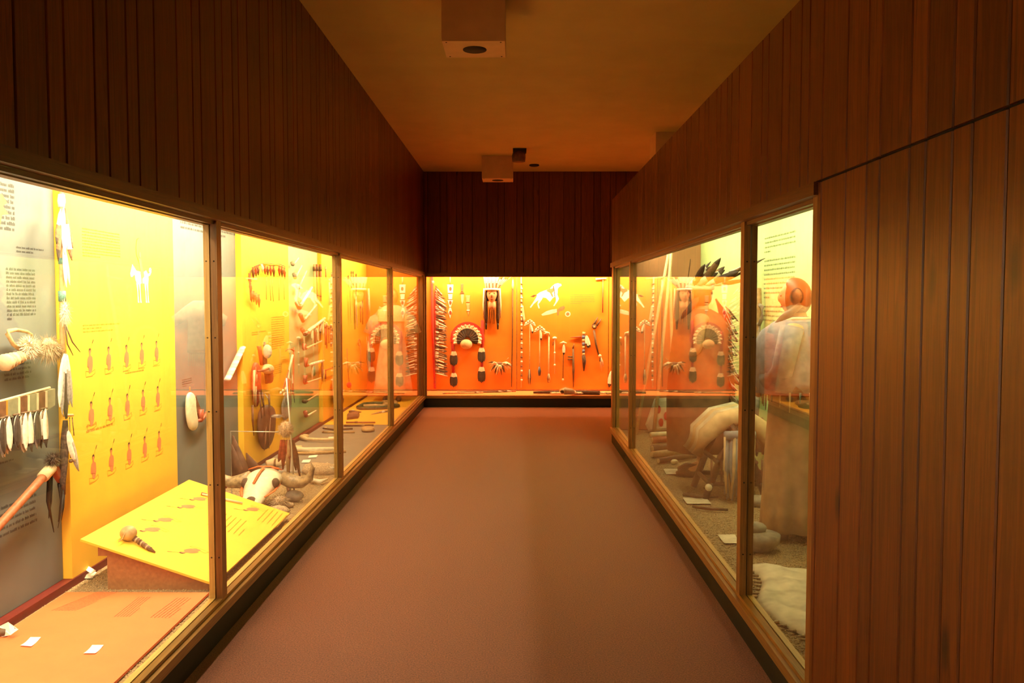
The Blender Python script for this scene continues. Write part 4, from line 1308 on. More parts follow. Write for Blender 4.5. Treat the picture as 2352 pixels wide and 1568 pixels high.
t = thing('fur_ball_staff', 'fluffy fur ball on a thin standing rod with hanging hide strips', 'staff', GR(677, 1150))
base = GR(677, 1150)
RY = base.y


def RS(px, py, dy=0.0):
    return ony(px, py, RY + dy)


MB().tube([base, RS(668, 1000), RS(658, 868)], .007, WIRE, 8).obj('rod', t)
mb = MB()
fur(mb, RS(657, 985), .068, 320, FUR_T, (1, .9, 1.2), .15, .75, .05)
mb.obj('fur_ball', t)
for x0, x1, y1, m_ in ((652, 650, 1078, LEATH_R), (660, 664, 1090, LEATH_R), (668, 680, 1080, LEATH), (663, 661, 1095, HIDE), (672, 690, 1100, LEATH), (647, 640, 1060, LEATH_R)):
    MB().tube([RS(x0, 1010, .02), RS((x0 + x1) / 2, 1050, .16), RS(x1, y1, .26)], [.012, .020, .006], m_, 6, flat=.35).obj('hide_strip', t)
mb = MB()
fur(mb, RS(637, 955, .05), .03, 60, F_GREY, (1.8, .8, .7), .1)
mb.obj('side_tuft', t)
t = thing('wire_stand', 'thin pale wire stand arching over the bison skull', 'stand', GR(531, 1092))
p = RS(530, 990, .10)
MB().tube([V((p.x, p.y, ZG)), p, RS(640, 992, .10)], .0045, WIRE, 7).obj('wire', t)
MB().box((p.x - .04, p.y - .04, ZG - .01), (p.x + .04, p.y + .04, ZG + .004), WIRE).obj('foot_plate', t)

# sticks and cards on the grey mat
def lying(label, name, cat, pts, r, m_, parts=(), group=None):
    q_ = [GR(x, y, ZG + .004 + max(r) * .95) for x, y in pts]
    t_ = thing(name, label, cat, q_[0], group)
    MB().tube(q_, r, m_, 8).obj('shaft', t_)
    for nm, s0_, s1_, k_, mm in parts:
        a_, b_ = q_[0].lerp(q_[-1], s0_), q_[0].lerp(q_[-1], s1_)
        MB().tube([a_, b_], max(r) * k_, mm, 8).obj(nm, t_)
    return t_


lying('pale carved club lying on the grey mat nearest the gravel', 'carved_club', 'club', [(668, 1030), (700, 1032), (790, 1030)], [.03, .022, .018], BONE, [('hide_wrap', .0, .2, 1.15, HIDE)])
lying('flat tan stick lying beside the pale carved club', 'flat_stick', 'stick', [(672, 1041), (720, 1040), (795, 1036)], [.014, .018, .014], STICK_T, [('end_binding', .0, .08, 1.2, LEATH)])
lying('yellowish knobbed stick lying in the middle of the grey mat', 'knobbed_stick', 'stick', [(693, 1004), (705, 1008), (745, 1009), (790, 1007)], [.032, .018, .016, .015], STICK_W, [('head_binding', .04, .14, 1.2, HIDE)])
lying('thin dark stick with a split tip on the far part of the grey mat', 'split_stick', 'stick', [(742, 983), (765, 986), (810, 984)], [.008, .012, .010], STICK_D, [('tip_binding', .05, .12, 1.4, HIDE)])
lying('thin brown stick lying just before the split-tip one', 'thin_stick', 'stick', [(740, 992), (770, 993), (815, 992)], [.010, .011, .010], STICK_T, [('tip_binding', .02, .08, 1.3, LEATH)])
lying('long reddish rod lying at the edge of the yellow mat', 'long_rod', 'rod', [(795, 970), (862, 970)], [.013, .012], STICK_R, [('grip', .3, .4, 1.4, LEATH)])
lying('long brown rod lying where grey mat meets yellow mat', 'long_rod', 'rod', [(790, 977), (858, 976)], [.014, .012], LEATH, [('grip', .6, .7, 1.4, STICK_T)])
t = setp(MB().slab([GR(x, y, ZG + .004) for x, y in ((830, 985), (858, 984), (862, 989), (858, 993), (832, 994), (829, 990))], (0, 0, 1), .05, STICK_T).obj('wooden_dish'), 'oval tan wooden dish on the grey mat by the rods', 'dish')
t = setp(MB().slab([GR(x, y, ZG + .006) for x, y in ((797, 958), (822, 953), (826, 956), (823, 961), (797, 964))], (0, 0, 1), .06, LEATH).obj('leather_case'), 'flat brown leather case on the yellow mat', 'case')
lying('dark feathered stick lying on the yellow mat beside the leather case', 'feathered_stick', 'stick', [(803, 945), (812, 946), (830, 946)], [.02, .026, .006], STICK_D, [('white_band', .2, .35, 1.1, B_WHITE)])
lying('grey feather stick lying on the yellow mat near the oak sill', 'feather_stick', 'stick', [(853, 951), (875, 946), (895, 943)], [.004, .012, .016], F_GREY, [('quill_band', .6, .7, 1.3, B_WHITE)])
t = thing('snakeskin_belt', 'dark green patterned belt coiled in a long loop before the pale dress', 'belt', GR(850, 930))
pts = [(822, 935), (835, 928), (860, 926), (890, 926), (905, 930), (915, 931), (905, 934), (880, 936), (850, 937), (828, 937), (822, 935)]
SNAKE = mat('snakeskin', (0.20, 0.17, 0.07), rough=0.5, col2=(0.035, 0.04, 0.02), scale=45)
MB().tube([GR(x, y, ZG + .03) for x, y in pts], .028, SNAKE, 8).obj('coil', t)
MB().tube([GR(x, y, ZG + .035) for x, y in ((835, 932), (860, 931), (885, 932))], .024, HIDE, 8).obj('inner_band', t)
for lb, pts in (('small white card on the grey mat beside the pale carved club', [(714, 1032), (750, 1030), (745, 1038), (710, 1040)]),
                ('small white card on the gravel edge between two lying clubs', [(710, 1047), (730, 1045), (726, 1051), (707, 1052)]),
                ('tiny white card on the gravel near the fur ball staff', [(696, 1057), (714, 1056), (710, 1063), (692, 1063)]),
                ('white card tilted against the oak sill near the fur ball staff', [(760, 1077), (765, 1074), (778, 1086), (772, 1090)]),
                ('long white card by the yellowish knobbed stick', [(755, 1004), (780, 1003), (780, 1008), (753, 1009)])):
    card(lb, pts, ZG + .006)
lying('bundle of pale hide lying on the gravel behind the fur ball staff', 'hide_roll', 'hide', [(612, 1064), (630, 1062), (655, 1064)], [.03, .045, .02], HIDE, [('tie', .45, .5, 1.05, LEATH)])
lying('red wooden rod lying on the gravel behind the bison skull', 'red_rod', 'rod', [(578, 1082), (610, 1080), (640, 1076)], [.014, .016, .014], STICK_R, [('grip', .1, .2, 1.3, LEATH)])
t = thing('buffalo_headdress', 'crumpled buffalo hide headdress with a pale rim on the gravel by the oak sill', 'headdress', GR(735, 1085))
mb = MB()
mb.ball(GR(735, 1080, ZG + .02), .12, FUR_T, 12, 8, (1.5, .8, .6), .2)
mb.obj('hide_cap', t)
MB().tube([GR(x, y, ZG + .025) for x, y in ((705, 1095), (718, 1103), (735, 1106), (752, 1100))], [.012, .02, .02, .008], BONE, 8).obj('pale_rim', t)
for x in (712, 738, 760):
    MB().tube([GR(x, 1075, ZG + .05), GR(x + 10, 1067, ZG + .06), GR(x + 14, 1062, ZG + .03)], [.03, .025, .004], FUR_W, 7, flat=.4).obj('ear_flap', t)
# ------------------------------------------------------------------ heads and dress figures
def head_geo(mb, c, yaw, s=1.0, skin=None, tilt=0.0):
    """a head with brow, eyes, nose, mouth, chin and ears; c = centre, faces +Y turned by yaw"""
    skin = skin or SKIN
    nu, nv = 28, 20
    R_ = Matrix.Rotation(yaw, 3, 'Z') @ Matrix.Rotation(tilt, 3, 'X')

    def g(a, a0, w_):
        return math.exp(-((a - a0) / w_) ** 2)

    vs_ = []
    for i in range(nv + 1):
        el = math.pi / 2 - math.pi * i / nv
        for k in range(nu):
            az = 2 * math.pi * k / nu - math.pi
            x, y, z = math.cos(el) * math.sin(az), math.cos(el) * math.cos(az), math.sin(el)
            jaw = 1 - 0.26 * max(0, -z) ** 1.2
            p = V((x * .074 * jaw, y * .094 * (1 - .10 * max(0, -z) * (1 if y > 0 else 2.2)), z * .118))
            fr = max(0, math.cos(az))
            bump = .015 * g(az, 0, .19) * g(el, -.10, .20) * fr + .008 * g(az, 0, .12) * g(el, .12, .15) * fr
            bump += -.009 * (g(az, .40, .20) + g(az, -.40, .20)) * g(el, .10, .12) + .005 * (g(az, .4, .3) + g(az, -.4, .3)) * g(el, .30, .10)
            bump += .006 * g(az, 0, .28) * g(el, -.50, .07) + .005 * g(az, 0, .28) * g(el, -.64, .07) - .005 * g(az, 0, .3) * g(el, -.57, .04) + .010 * g(az, 0, .3) * g(el, -.95, .2)
            bump += .012 * (g(az, 1.6, .13) + g(az, -1.6, .13)) * g(el, -.05, .22)
            p += V((x, y, z)) * bump
            vs_.append(V(c) + R_ @ (p * s))
    fs = [(i * nu + k, (i + 1) * nu + k, (i + 1) * nu + (k + 1) % nu, i * nu + (k + 1) % nu) for i in range(nv) for k in range(nu)]
    mb.add(vs_, fs, skin, True)
    return R_


def face_marks(parent, c, R_, s):
    for sx in (-1, 1):
        m_ = MB()
        m_.ball(V(c) + R_ @ V((sx * .031, .078, .012)) * s, .010 * s, HAIR, 8, 6, (1.2, .5, .6))
        m_.obj('eye', parent)
    m_ = MB()
    m_.tube([V(c) + R_ @ V((x, .087 - abs(x) * .4, -.060)) * s for x in (-.024, 0, .024)], .0045 * s, LIP, 6)
    m_.obj('mouth', parent)


def hair_cap(parent, c, R_, s, m_=None):
    mb = MB()
    nu, nv = 20, 12
    vs_ = []
    for i in range(nv + 1):
        el = math.pi / 2 - math.pi * .78 * i / nv
        for k in range(nu + 1):
            op = 1.15 * min(1, i / 5) ** .8
            az = op + (2 * math.pi - 2 * op) * k / nu
            p = V((math.cos(el) * math.sin(az) * .092, math.cos(el) * math.cos(az) * .106, math.sin(el) * .127))
            vs_.append(V(c) + R_ @ (p * s))
    fs = [(i * (nu + 1) + k, (i + 1) * (nu + 1) + k, (i + 1) * (nu + 1) + k + 1, i * (nu + 1) + k + 1) for i in range(nv) for k in range(nu)]
    mb.add(vs_, fs, m_ or HAIR, True)
    o_ = mb.obj('hair', parent)
    md = o_.modifiers.new('thick', 'SOLIDIFY')
    md.thickness = .012 * s
    md.offset = 0
    return o_


def loft(mb, rings, m_, n=32, folds=0, amp=0.0, seed=0, cap=True):
    """rings: (cx, cy, z, rx, ry); folds waves deepen downward"""
    rnd = random.Random(seed)
    ph = [rnd.uniform(0, 6.28) for _ in range(3)]
    vs_ = []
    zt, zb = rings[0][2], rings[-1][2]
    for cx, cy, z, rx, ry in rings:
        d = (zt - z) / max(1e-6, zt - zb)
        for k in range(n):
            a = 2 * math.pi * k / n
            q = 1 + amp * d * (math.sin(folds * a + ph[0]) + .6 * math.sin((folds + 3) * a + ph[1]))
            vs_.append((cx + math.cos(a) * rx * q, cy + math.sin(a) * ry * q, z))
    L = len(rings)
    fs = [(i * n + k, i * n + (k + 1) % n, (i + 1) * n + (k + 1) % n, (i + 1) * n + k) for i in range(L - 1) for k in range(n)]
    if cap:
        fs += [tuple(range(n)), tuple((L - 1) * n + k for k in range(n))]
    mb.add(vs_, fs, m_, True)


def body(parent, base, yaw, height, elbows, hands, grip=0.5, skin=None, stance=.09):
    """standing figure, one continuous skinned surface with head, hands and five fingers each; local x right, y front"""
    s = height / 1.70
    R_ = Matrix.Rotation(yaw, 3, 'Z')
    vt, ed, rad = [], [], []

    def add(p, r, par=None):
        vt.append(V(base) + R_ @ (V(p) * s))
        rad.append((r * s, r * s) if not isinstance(r, tuple) else (r[0] * s, r[1] * s))
        if par is not None:
            ed.append((par, len(vt) - 1))
        return len(vt) - 1

    pel = add((0, 0, .92), (.15, .11))
    sp = add((0, .0, 1.08), (.13, .10), pel)
    ch = add((0, .0, 1.28), (.155, .11), sp)
    nb = add((0, -.01, 1.43), (.075, .07), ch)
    nk = add((0, .0, 1.50), (.055, .055), nb)
    add((0, .01, 1.58), (.05, .05), nk)
    for sx, eb, hn in ((-1, elbows[0], hands[0]), (1, elbows[1], hands[1])):
        sh_ = add((sx * .18, 0, 1.40), .062, ch)
        e_ = add(eb, .043, sh_)
        d = (V(hn) - V(eb)).normalized()
        w_ = add(V(hn) - d * .10, .027, e_)
        pm = add(V(hn) - d * .03, (.036, .020), w_)
        side = d.cross(V((0, 1, 0))).normalized()
        curl = side.cross(d)
        for fi in range(4):
            b_ = V(hn) + side * ((fi - 1.5) * .019)
            k1 = add(b_ + d * .025, .0088, pm)
            k2 = add(b_ + d * (.05 - .004 * abs(fi - 1.4)) + curl * .012 * grip, .0080, k1)
            add(b_ + d * (.064 - .006 * abs(fi - 1.4)) + curl * .034 * grip, .0066, k2)
        th_ = add(V(hn) - d * .02 - side * .034 + curl * .012, .0095, pm)
        add(V(hn) + d * .015 - side * .046 + curl * .026, .0080, th_)
    for sx in (-1, 1):
        hp_ = add((sx * stance, 0, .86), .085, pel)
        kn = add((sx * stance * 1.05, .02, .48), .058, hp_)
        an = add((sx * stance * 1.1, -.02, .09), .036, kn)
        add((sx * stance * 1.25, .13, .03), .030, an)
    me = bpy.data.meshes.new('figure_body')
    me.from_pydata(vt, ed, [])
    o_ = bpy.data.objects.new('tmp_body', me)
    COL.objects.link(o_)
    o_.modifiers.new('skin', 'SKIN')
    for i, r in enumerate(rad):
        me.skin_vertices[0].data[i].radius = r
    me.skin_vertices[0].data[0].use_root = True
    ss = o_.modifiers.new('sub', 'SUBSURF')
    ss.levels = ss.render_levels = 2
    dg = bpy.context.evaluated_depsgraph_get()
    ev = o_.evaluated_get(dg).to_mesh()
    mb = MB()
    mb.add([v_.co.copy() for v_ in ev.vertices], [tuple(p.vertices) for p in ev.polygons], skin or SKIN, True)
    bpy.data.objects.remove(o_)
    c = V(base) + R_ @ (V((0, .02, 1.60)) * s)
    RH = head_geo(mb, c, yaw, s, skin)
    mb.obj('body', parent)
    face_marks(parent, c, RH, s)
    return c, RH, s, R_


# ------------------------------------------------------------------ pale dress figure in the corner of the long case
DB = V((-1.96, 12.98, ZG + .006))
t = thing('dress_mannequin', 'standing dress figure in a long pale buckskin gown in the yellow and orange corner', 'mannequin', DB)
c, RH, s, RB_ = body(t, DB, math.pi, 1.74, [(-.30, .02, 1.12), (.30, .02, 1.12)], [(-.33, .10, .86), (.33, .10, .86)])
hair_cap(t, c, RH, s)
mb = MB()
rr = lambda z, rx, ry, oy=0.0: (DB.x, DB.y + oy, DB.z + z * s, rx * s, ry * s)
loft(mb, [rr(1.47, .085, .08), rr(1.43, .17, .10), rr(1.36, .21, .125), rr(1.15, .185, .13), rr(.98, .185, .135), rr(.70, .225, .165), rr(.30, .275, .20), rr(.13, .295, .215)], HIDE_P, 40, 7, .05, 3)
mb.obj('gown', t)
for sx in (-1, 1):
    mb = MB()
    mb.tube([DB + V((sx * .15, 0, 1.42)) * s, DB + V((sx * .25, -.01, 1.25)) * s, DB + V((sx * .32, -.03, 1.02)) * s], [.085, .11, .14], HIDE_P, 14, flat=.8)
    slv = mb.obj('sleeve', t)
    for i in range(7):
        p = DB + V((sx * (.20 + .03 * i), -.10, 1.06 - .012 * i)) * s
        MB().tube([p, p - V((0, 0, .16))], .004, HIDE, 5).obj('fringe_strip', slv)
mb = MB()
loft(mb, [rr(1.46, .10, .09), rr(1.40, .22, .14), rr(1.30, .245, .155), rr(1.22, .25, .16)], F_CREAM, 40, 9, .03, 5, False)
mb.obj('beaded_yoke', t)
feather(t, DB + V((-.36, -.16, .95)), DB + V((-.34, -.18, .45)), .07, NB, 'grey', 'feather_drop')
for sx in (-1, 1):
    MB().tube([DB + V((sx * .09, .02, .035)), DB + V((sx * .10, -.10, .035)), DB + V((sx * .11, -.18, .025))], [.045, .048, .02], LEATH, 10).obj('moccasin', t)
t = setp(MB().slab([GR(x, y, ZG + .006) for x, y in ((876, 926), (901, 924), (914, 927), (913, 931), (881, 933))], (0, 0, 1), .05, STICK_T).obj('rawhide_bag'), 'low tan rawhide bag lying at the hem of the pale gown', 'bag')

# ------------------------------------------------------------------ rear case, first orange panel
XV = V((1, 0, 0))
t = thing('feather_lance', 'tall red lance with a long banner of feathers down one side', 'lance', BP(996, 885, .06))
MB().tube([BP(992, 625, .06), BP(994, 760, .06), BP(999, 892, .06)], [.020, .022, .020], CL_RED, 9).obj('pole', t)
mb = MB()
fur(mb, BP(994, 647, .07), .035, 60, F_CREAM, (1, .6, 1), .2)
mb.obj('tuft', t)
MB().slab(hang(BP, [(996, 652), (1006, 660), (1010, 700), (1010, 800), (1010, 862), (1002, 862), (998, 760)], .05), NB, .02, CL_RED).obj('cloth_backing', t)
cb = [c_ for c_ in t.children if c_.name.startswith('cloth_backing')][0]
rnd = random.Random(21)
for i in range(78):
    y = 655 + i * 2.62
    ln = (15 + i * 1.1 if i < 12 else 27) + rnd.uniform(-3, 3)
    dy = (17 if i < 18 else 8) + rnd.uniform(-4, 4)
    feather(cb, BP(998.5 + rnd.uniform(0, 2), y, .072 + .006 * (i % 3)), BP(999 + ln, y + dy, .078 + .008 * rnd.random()), rnd.uniform(.022, .034), NB, rnd.choice(['barred', 'allbrown', 'brown', 'barred', 'cream', 'brown', 'alldark']))
t = thing('beaded_pendant', 'white beaded pendant in tapering sections hung from a cord', 'ornament', BP(1034, 690, .03))
MB().tube([BP(1034, 630, .03), BP(1034, 652, .03)], .010, HIDE, 7).obj('cord', t)
for pts in ([(1027, 653), (1042, 653), (1041, 674), (1028, 674)], [(1029, 675), (1040, 675), (1039, 688), (1030, 688)], [(1028, 689), (1041, 689), (1036, 706), (1032, 706)], [(1032, 706), (1036, 706), (1039, 716), (1034, 733), (1029, 716)]):
    MB().slab(hang(BP, pts, .01), NB, .03, B_WHITE).obj('bead_section', t)
for y in (663, 695, 718):
    mb = MB()
    disc(mb, BP(1034.5, y, .042), XV, V((0, 0, 1)), .022, .035, NB, LEATH_R, off=.001)
    mb.obj('bead_diamond', t)
t = thing('knife_sheath', 'narrow tan knife sheath with its handle up, the higher of two', 'sheath', BP(1062, 680, .03))
MB().slab(hang(BP, [(1058, 651), (1065, 651), (1064, 671), (1059, 671)], .01), NB, .03, STICK_R).obj('handle', t)
MB().slab(hang(BP, [(1058, 672), (1066, 672), (1065, 692), (1062, 701), (1059, 692)], .01), NB, .025, HIDE).obj('sheath_body', t)
MB().box(BP(1057, 671, .045), BP(1066, 674, .0), LEATH).obj('throat_band', t)
t = thing('knife_sheath', 'wider brown knife sheath ending in a point, the lower of two', 'sheath', BP(1075, 700, .03))
MB().slab(hang(BP, [(1070, 678), (1080, 678), (1079.5, 695), (1070.5, 695)], .01), NB, .03, STICK_T).obj('handle', t)
MB().slab(hang(BP, [(1070.5, 696), (1079.5, 696), (1079, 714), (1076, 727), (1073, 714)], .01), NB, .03, STICK_T).obj('sheath_body', t)
MB().box(BP(1072, 711, .045), BP(1079, 713.5, .0), B_WHITE).obj('bead_band', t)

t = thing('carved_bust', 'carved head with long braids wearing an upright feather headdress', 'bust', BP(1130, 690, .1))
c = BP(1130, 676, .19)
mb = MB()
RH = head_geo(mb, c, math.pi, 1.22, SKIN)
mb.tube([c + V((0, .02, -.10)), c + V((0, .02, -.20)), c + V((0, .03, -.25))], [.062, .066, .055], SKIN, 14)
mb.obj('face', t)
face_marks(t, c, RH, 1.22)
hair_cap(t, c + V((0, .012, .004)), RH, 1.16)
MB().tube([c + V((math.cos(a) * .112, -math.sin(a) * .118 + .0, .085)) for a in [math.pi * k / 12 for k in range(13)]], .021, B_WHITE, 8).obj('headband', t)
hb = [c_ for c_ in t.children if c_.name.startswith('headband')][0]
for i in range(19):
    a = math.pi * (i + .5) / 19
    b0 = c + V((math.cos(a) * .112, -math.sin(a) * .11, .10))
    fl = math.cos(a)
    tip = b0 + V((fl * .05 + (.16 if i < 6 else 0) * (1 - i / 6), -math.sin(a) * .03, .30 - (.10 if i < 5 else 0)))
    feather(hb, b0, tip, .055, V((math.cos(a), -math.sin(a), 0)), ('cream', 'tip', 'barred')[i % 3])
for sx, x0 in ((-1, 1115.5), (1, 1144.5)):
    MB().tube([BP(x0, 668, .15), BP(x0 + sx * 0, 696, .14), BP(x0 - sx * 1, 730, .10), BP(x0 - sx * 1, 746, .07)], [.02, .034, .034, .018], FUR_D, 9).obj('braid', t)
    MB().tube([BP(x0 - sx * 1, 742, .08), BP(x0 - sx * 1, 756, .06)], [.02, .014], HAIR, 8).obj('braid_end', t)
    MB().tube([BP(x0 + sx * 4, 662, .05), BP(x0 + sx * 5, 700, .05), BP(x0 + sx * 5, 730, .04)], [.012, .016, .006], F_CREAM, 7, flat=.5).obj('side_drop', t)
for x, y in ((1124, 700), (1128, 700), (1132, 702), (1135, 702)):
    MB().tube([BP(x, y, .07), BP(x + .5, y + 22, .06), BP(x + (1 if x > 1130 else -1), y + 42, .04)], [.008, .008, .003], LEATH, 6).obj('neck_thong', t)

t = thing('feather_bonnet', 'red cloth bonnet ringed with cream and dark feathers and two long tails', 'bonnet', BP(1073, 780, .04))
c = BP(1074, 778, .02)


def arcpts(r0, r1, a0, a1, n, off):
    out_ = []
    for k in range(n + 1):
        a = math.radians(a0 + (a1 - a0) * k / n)
        out_.append((c + V((math.cos(a) * r1, -off, math.sin(a) * r1)), c + V((math.cos(a) * r0, -off, math.sin(a) * r0))))
    return out_


mb = MB()
ap = arcpts(.17, .295, -12, 192, 22, 0)
for (a, b), (a2, b2) in zip(ap, ap[1:]):
    q = [a, a2, b2, b]
    mb.add(q + [p + NB * .03 for p in q], [(4, 5, 6, 7), (3, 2, 1, 0), (0, 1, 5, 4), (1, 2, 6, 5), (2, 3, 7, 6), (3, 0, 4, 7)], CL_RED)
mb.obj('cloth_ring', t)
for i in range(27):
    a = math.radians(-18 + 216 * i / 26)
    d = V((math.cos(a), 0, math.sin(a)))
    feather(t, c + d * .245 + NB * .045, c + d * .05 + V((0, 0, -.02)) + NB * (.055 + .005 * (i % 2)), .062, NB, 'bonnet')
    if i % 2 == 0:
        feather(t, c + d * .20 + NB * .065, c + d * .255 + NB * .07, .05, NB, 'cream', 'down_tip')
mb = MB()
mb.ball(c + V((-.02, -.06, -.09)), .10, HIDE, 14, 9, (1.05, .55, .85))
mb.obj('cap', t)
for x0, y0, x1, y1 in ((1040, 800, 1042, 878), (1108, 775, 1106, 872)):
    MB().tube([BP(x0, y0 - 40, .04), BP(x0, y0, .04), BP(x1, y1, .04)], [.03, .03, .022], CL_RED, 8, flat=.35).obj('cloth_tail', t)
for x, y, ln in ((1042, 806, 36), (1042, 856, 34), (1106, 798, 36), (1106, 842, 38)):
    for k in range(5):
        feather(t, BP(x + (k - 2) * 2.0, y, .07), BP(x + (k - 2) * 3.2, y + ln - abs(k - 2) * 2, .075), .055, NB, 'bonnet')

t = thing('claw_rattle', 'bunch of pale claws fanned into a rattle low on the orange panel', 'rattle', BP(1147, 845, .06))
c = BP(1148, 836, .06)
mb = MB()
mb.ball(c, .06, LEATH, 10, 7, (1.3, .8, .7))
mb.obj('core', t)
rnd = random.Random(4)
for i in range(60):
    a = rnd.uniform(math.pi * .95, math.pi * 2.05)
    r = rnd.uniform(.10, .20)
    p0 = c + V((math.cos(a) * .05, -rnd.uniform(.01, .07), math.sin(a) * .03 + .02))
    p1 = c + V((math.cos(a) * r * 1.1, -rnd.uniform(.0, .06), math.sin(a) * r))
    m0 = p0.lerp(p1, .5) + V((0, -.02, .02))
    MB().tube([p0, m0, p1], [.013, .014, .003], (BONE, F_CREAM, BONE, STICK_D)[i % 4], 6).obj('claw', t)
MB().tube([c + V((.1, 0, .06)), c + V((.15, 0, .11))], .005, STICK_T, 6).obj('handle', t)
t = thing('plain_lance', 'very thin plain lance standing against the orange panel joint', 'lance', BP(1176, 885, .05))
MB().tube([BP(1178, 625, .05), BP(1177, 760, .05), BP(1175, 888, .05)], [.012, .010, .008], STICK_D, 7).obj('shaft', t)
MB().tube([BP(1178, 640, .05), BP(1178, 655, .05), BP(1178, 668, .05)], [.010, .022, .010], HIDE, 7).obj('hide_wrap', t)

# ------------------------------------------------------------------ rear case, second orange panel
mb = MB()


def ppoly(pts, m_, off):
    mb.add([BP(x, y, .03 + off) for x, y in pts], [tuple(range(len(pts)))], m_)


ppoly([(1233, 676), (1240, 671), (1250, 667), (1262, 664), (1272, 662), (1279, 664), (1281, 672), (1278, 680), (1270, 684), (1263, 693), (1254, 684), (1247, 683), (1241, 688), (1235, 688), (1232, 682)], INK_W, .0010)
ppoly([(1262, 664), (1268, 657), (1274, 652), (1281, 650), (1289, 652), (1290, 656), (1284, 659), (1281, 663), (1281, 674), (1270, 676)], INK_W, .0013)
ppoly([(1273, 674), (1280, 675), (1284, 686), (1281, 692), (1273, 703), (1271, 702), (1276, 693), (1277, 687)], INK_W, .0014)
ppoly([(1232, 682), (1240, 686), (1233, 692), (1226, 698), (1219, 707), (1217, 705), (1224, 695)], INK_W, .0014)
ppoly([(1238, 685), (1247, 684), (1241, 693), (1237, 698), (1240, 708), (1237, 708), (1234, 699)], INK_W, .0016)
ppoly([(1233, 677), (1226, 677), (1218, 681), (1226, 682)], INK_BR, .0012)
ppoly([(1255, 668), (1260, 661), (1265, 663), (1272, 661), (1274, 666), (1268, 673), (1271, 682), (1268, 681), (1263, 672)], INK_R, .0019)
ppoly([(1270, 658), (1272, 655), (1276, 684), (1275, 685)], INK_BR, .0022)
ppoly([(1243, 722), (1254, 715), (1266, 711), (1279, 709), (1279, 717), (1262, 722), (1246, 725)], HIDE_P, .0010)
ppoly([(1279, 712), (1287, 705), (1295, 702), (1298, 706), (1294, 712), (1284, 715), (1283, 724), (1280, 724)], INK_R, .0013)
disc(mb, BP(1304, 721, .03), XV, ZD, .048, .048, NB, HIDE_P, 16, .0015)
disc(mb, BP(1304, 721, .03), XV, ZD, .030, .030, NB, INK_R, 16, .0019)
mb.obj('printed_horseman', p_b2)
text(p_b2, BP(1310, 676, .03), XV, ZD, .42, 6, .03, INK_R, NB, seed=120, weight=.25)

t = thing('beaded_lance', 'tall pale bead-wrapped lance with a ribbon at the left edge of the wand row', 'lance', BP(1198, 885, .05))
MB().tube([BP(1197, 625, .05), BP(1198, 760, .05), BP(1197, 890, .05)], [.012, .014, .011], HIDE, 8).obj('shaft', t)
for i in range(22):
    MB().tube([BP(1198, 650 + i * 10.5, .052), BP(1198, 654 + i * 10.5, .052)], .0185, B_WHITE if i % 2 else LEATH, 8).obj('bead_wrap', t)
MB().slab(hang(BP, [(1198, 700), (1202, 702), (1207, 735), (1203, 740), (1199, 725)], .04), NB, .025, HIDE).obj('ribbon', t)


def wand(label, x, y0, x1, y1, r, m_, top, bottom, tail=None):
    t_ = thing('feather_wand', label, 'wand', BP(x1, y1, .05), 'wands on the orange panel')
    MB().tube([BP(x, y0, .05), BP((x + x1) / 2, (y0 + y1) / 2, .05), BP(x1, y1, .05)], r, m_, 7).obj('shaft', t_)
    top(t_, x, y0)
    if bottom:
        bottom(t_, x1, y1)
    return t_


def plume_top(n_, spread, ln, k_='cream', drop=None):
    def f_(t_, x, y):
        for i_ in range(n_):
            a_ = math.radians(-spread + 2 * spread * i_ / (n_ - 1))
            b_ = BP(x, y + 2, .06)
            feather(t_, b_, b_ + V((math.sin(a_) * ln, -.02, math.cos(a_) * ln * .55 - abs(math.sin(a_)) * ln * .55)), .05, NB, k_)
        if drop:
            feather(t_, BP(x + 1, y + 5, .07), BP(x + drop[0], y + drop[1], .07), .05, NB, 'tip')
    return f_


def tassel(m_, ln):
    def f_(t_, x, y):
        for i_ in range(4):
            MB().tube([BP(x + (i_ - 1.5) * .8, y - ln, .06), BP(x + (i_ - 1.5) * 1.5, y - ln * .4, .06), BP(x + (i_ - 1.5) * 1.2, y + 3, .05)], [.006, .012, .003], m_[i_ % len(m_)], 6).obj('tassel', t_)
    return f_


wand('tallest wand with a white feather crown and a long tassel', 1217, 738, 1216, 880, .008, STICK_T, plume_top(7, 95, .10, 'cream', (7, 28)), tassel([FUR_D, HIDE, F_GREY], 32))
wand('second wand with a white feather crown and a short blue tassel', 1240, 752, 1239, 860, .008, HIDE, plume_top(7, 100, .10, 'cream', (3, 30)), tassel([B_BLUE, F_DARK], 18))


def knob_top(m_, sx=1.0):
    def f_(t_, x, y):
        mb_ = MB()
        mb_.ball(BP(x, y, .06), .035, m_, 10, 7, (1.1 * sx, .8, .7))
        mb_.obj('knob', t_)
    return f_


def crook_top(t_, x, y):
    MB().tube([BP(x - 9, y + 4, .06), BP(x - 6, y - 1, .06), BP(x, y, .06), BP(x + 1, y + 8, .06)], [.03, .022, .011, .010], BONE, 8).obj('crook', t_)


wand('pale crook-headed wand with a bent white top', 1261, 764, 1260, 876, .012, STICK_W, crook_top, tassel([LEATH, HIDE], 18))
wand('short white beaded wand with a round white head', 1274, 776, 1274, 858, .008, HIDE, knob_top(B_WHITE), None)
t_ = bpy.data.objects.get('feather_wand.003')
for y in (810, 838):
    mb = MB()
    mb.ball(BP(1274, y, .055), .018, B_WHITE, 8, 6)
    mb.obj('bead', t_)
MB().tube([BP(1271, 785, .06), BP(1270, 793, .06)], .006, FUR_D, 6).obj('thong', t_)


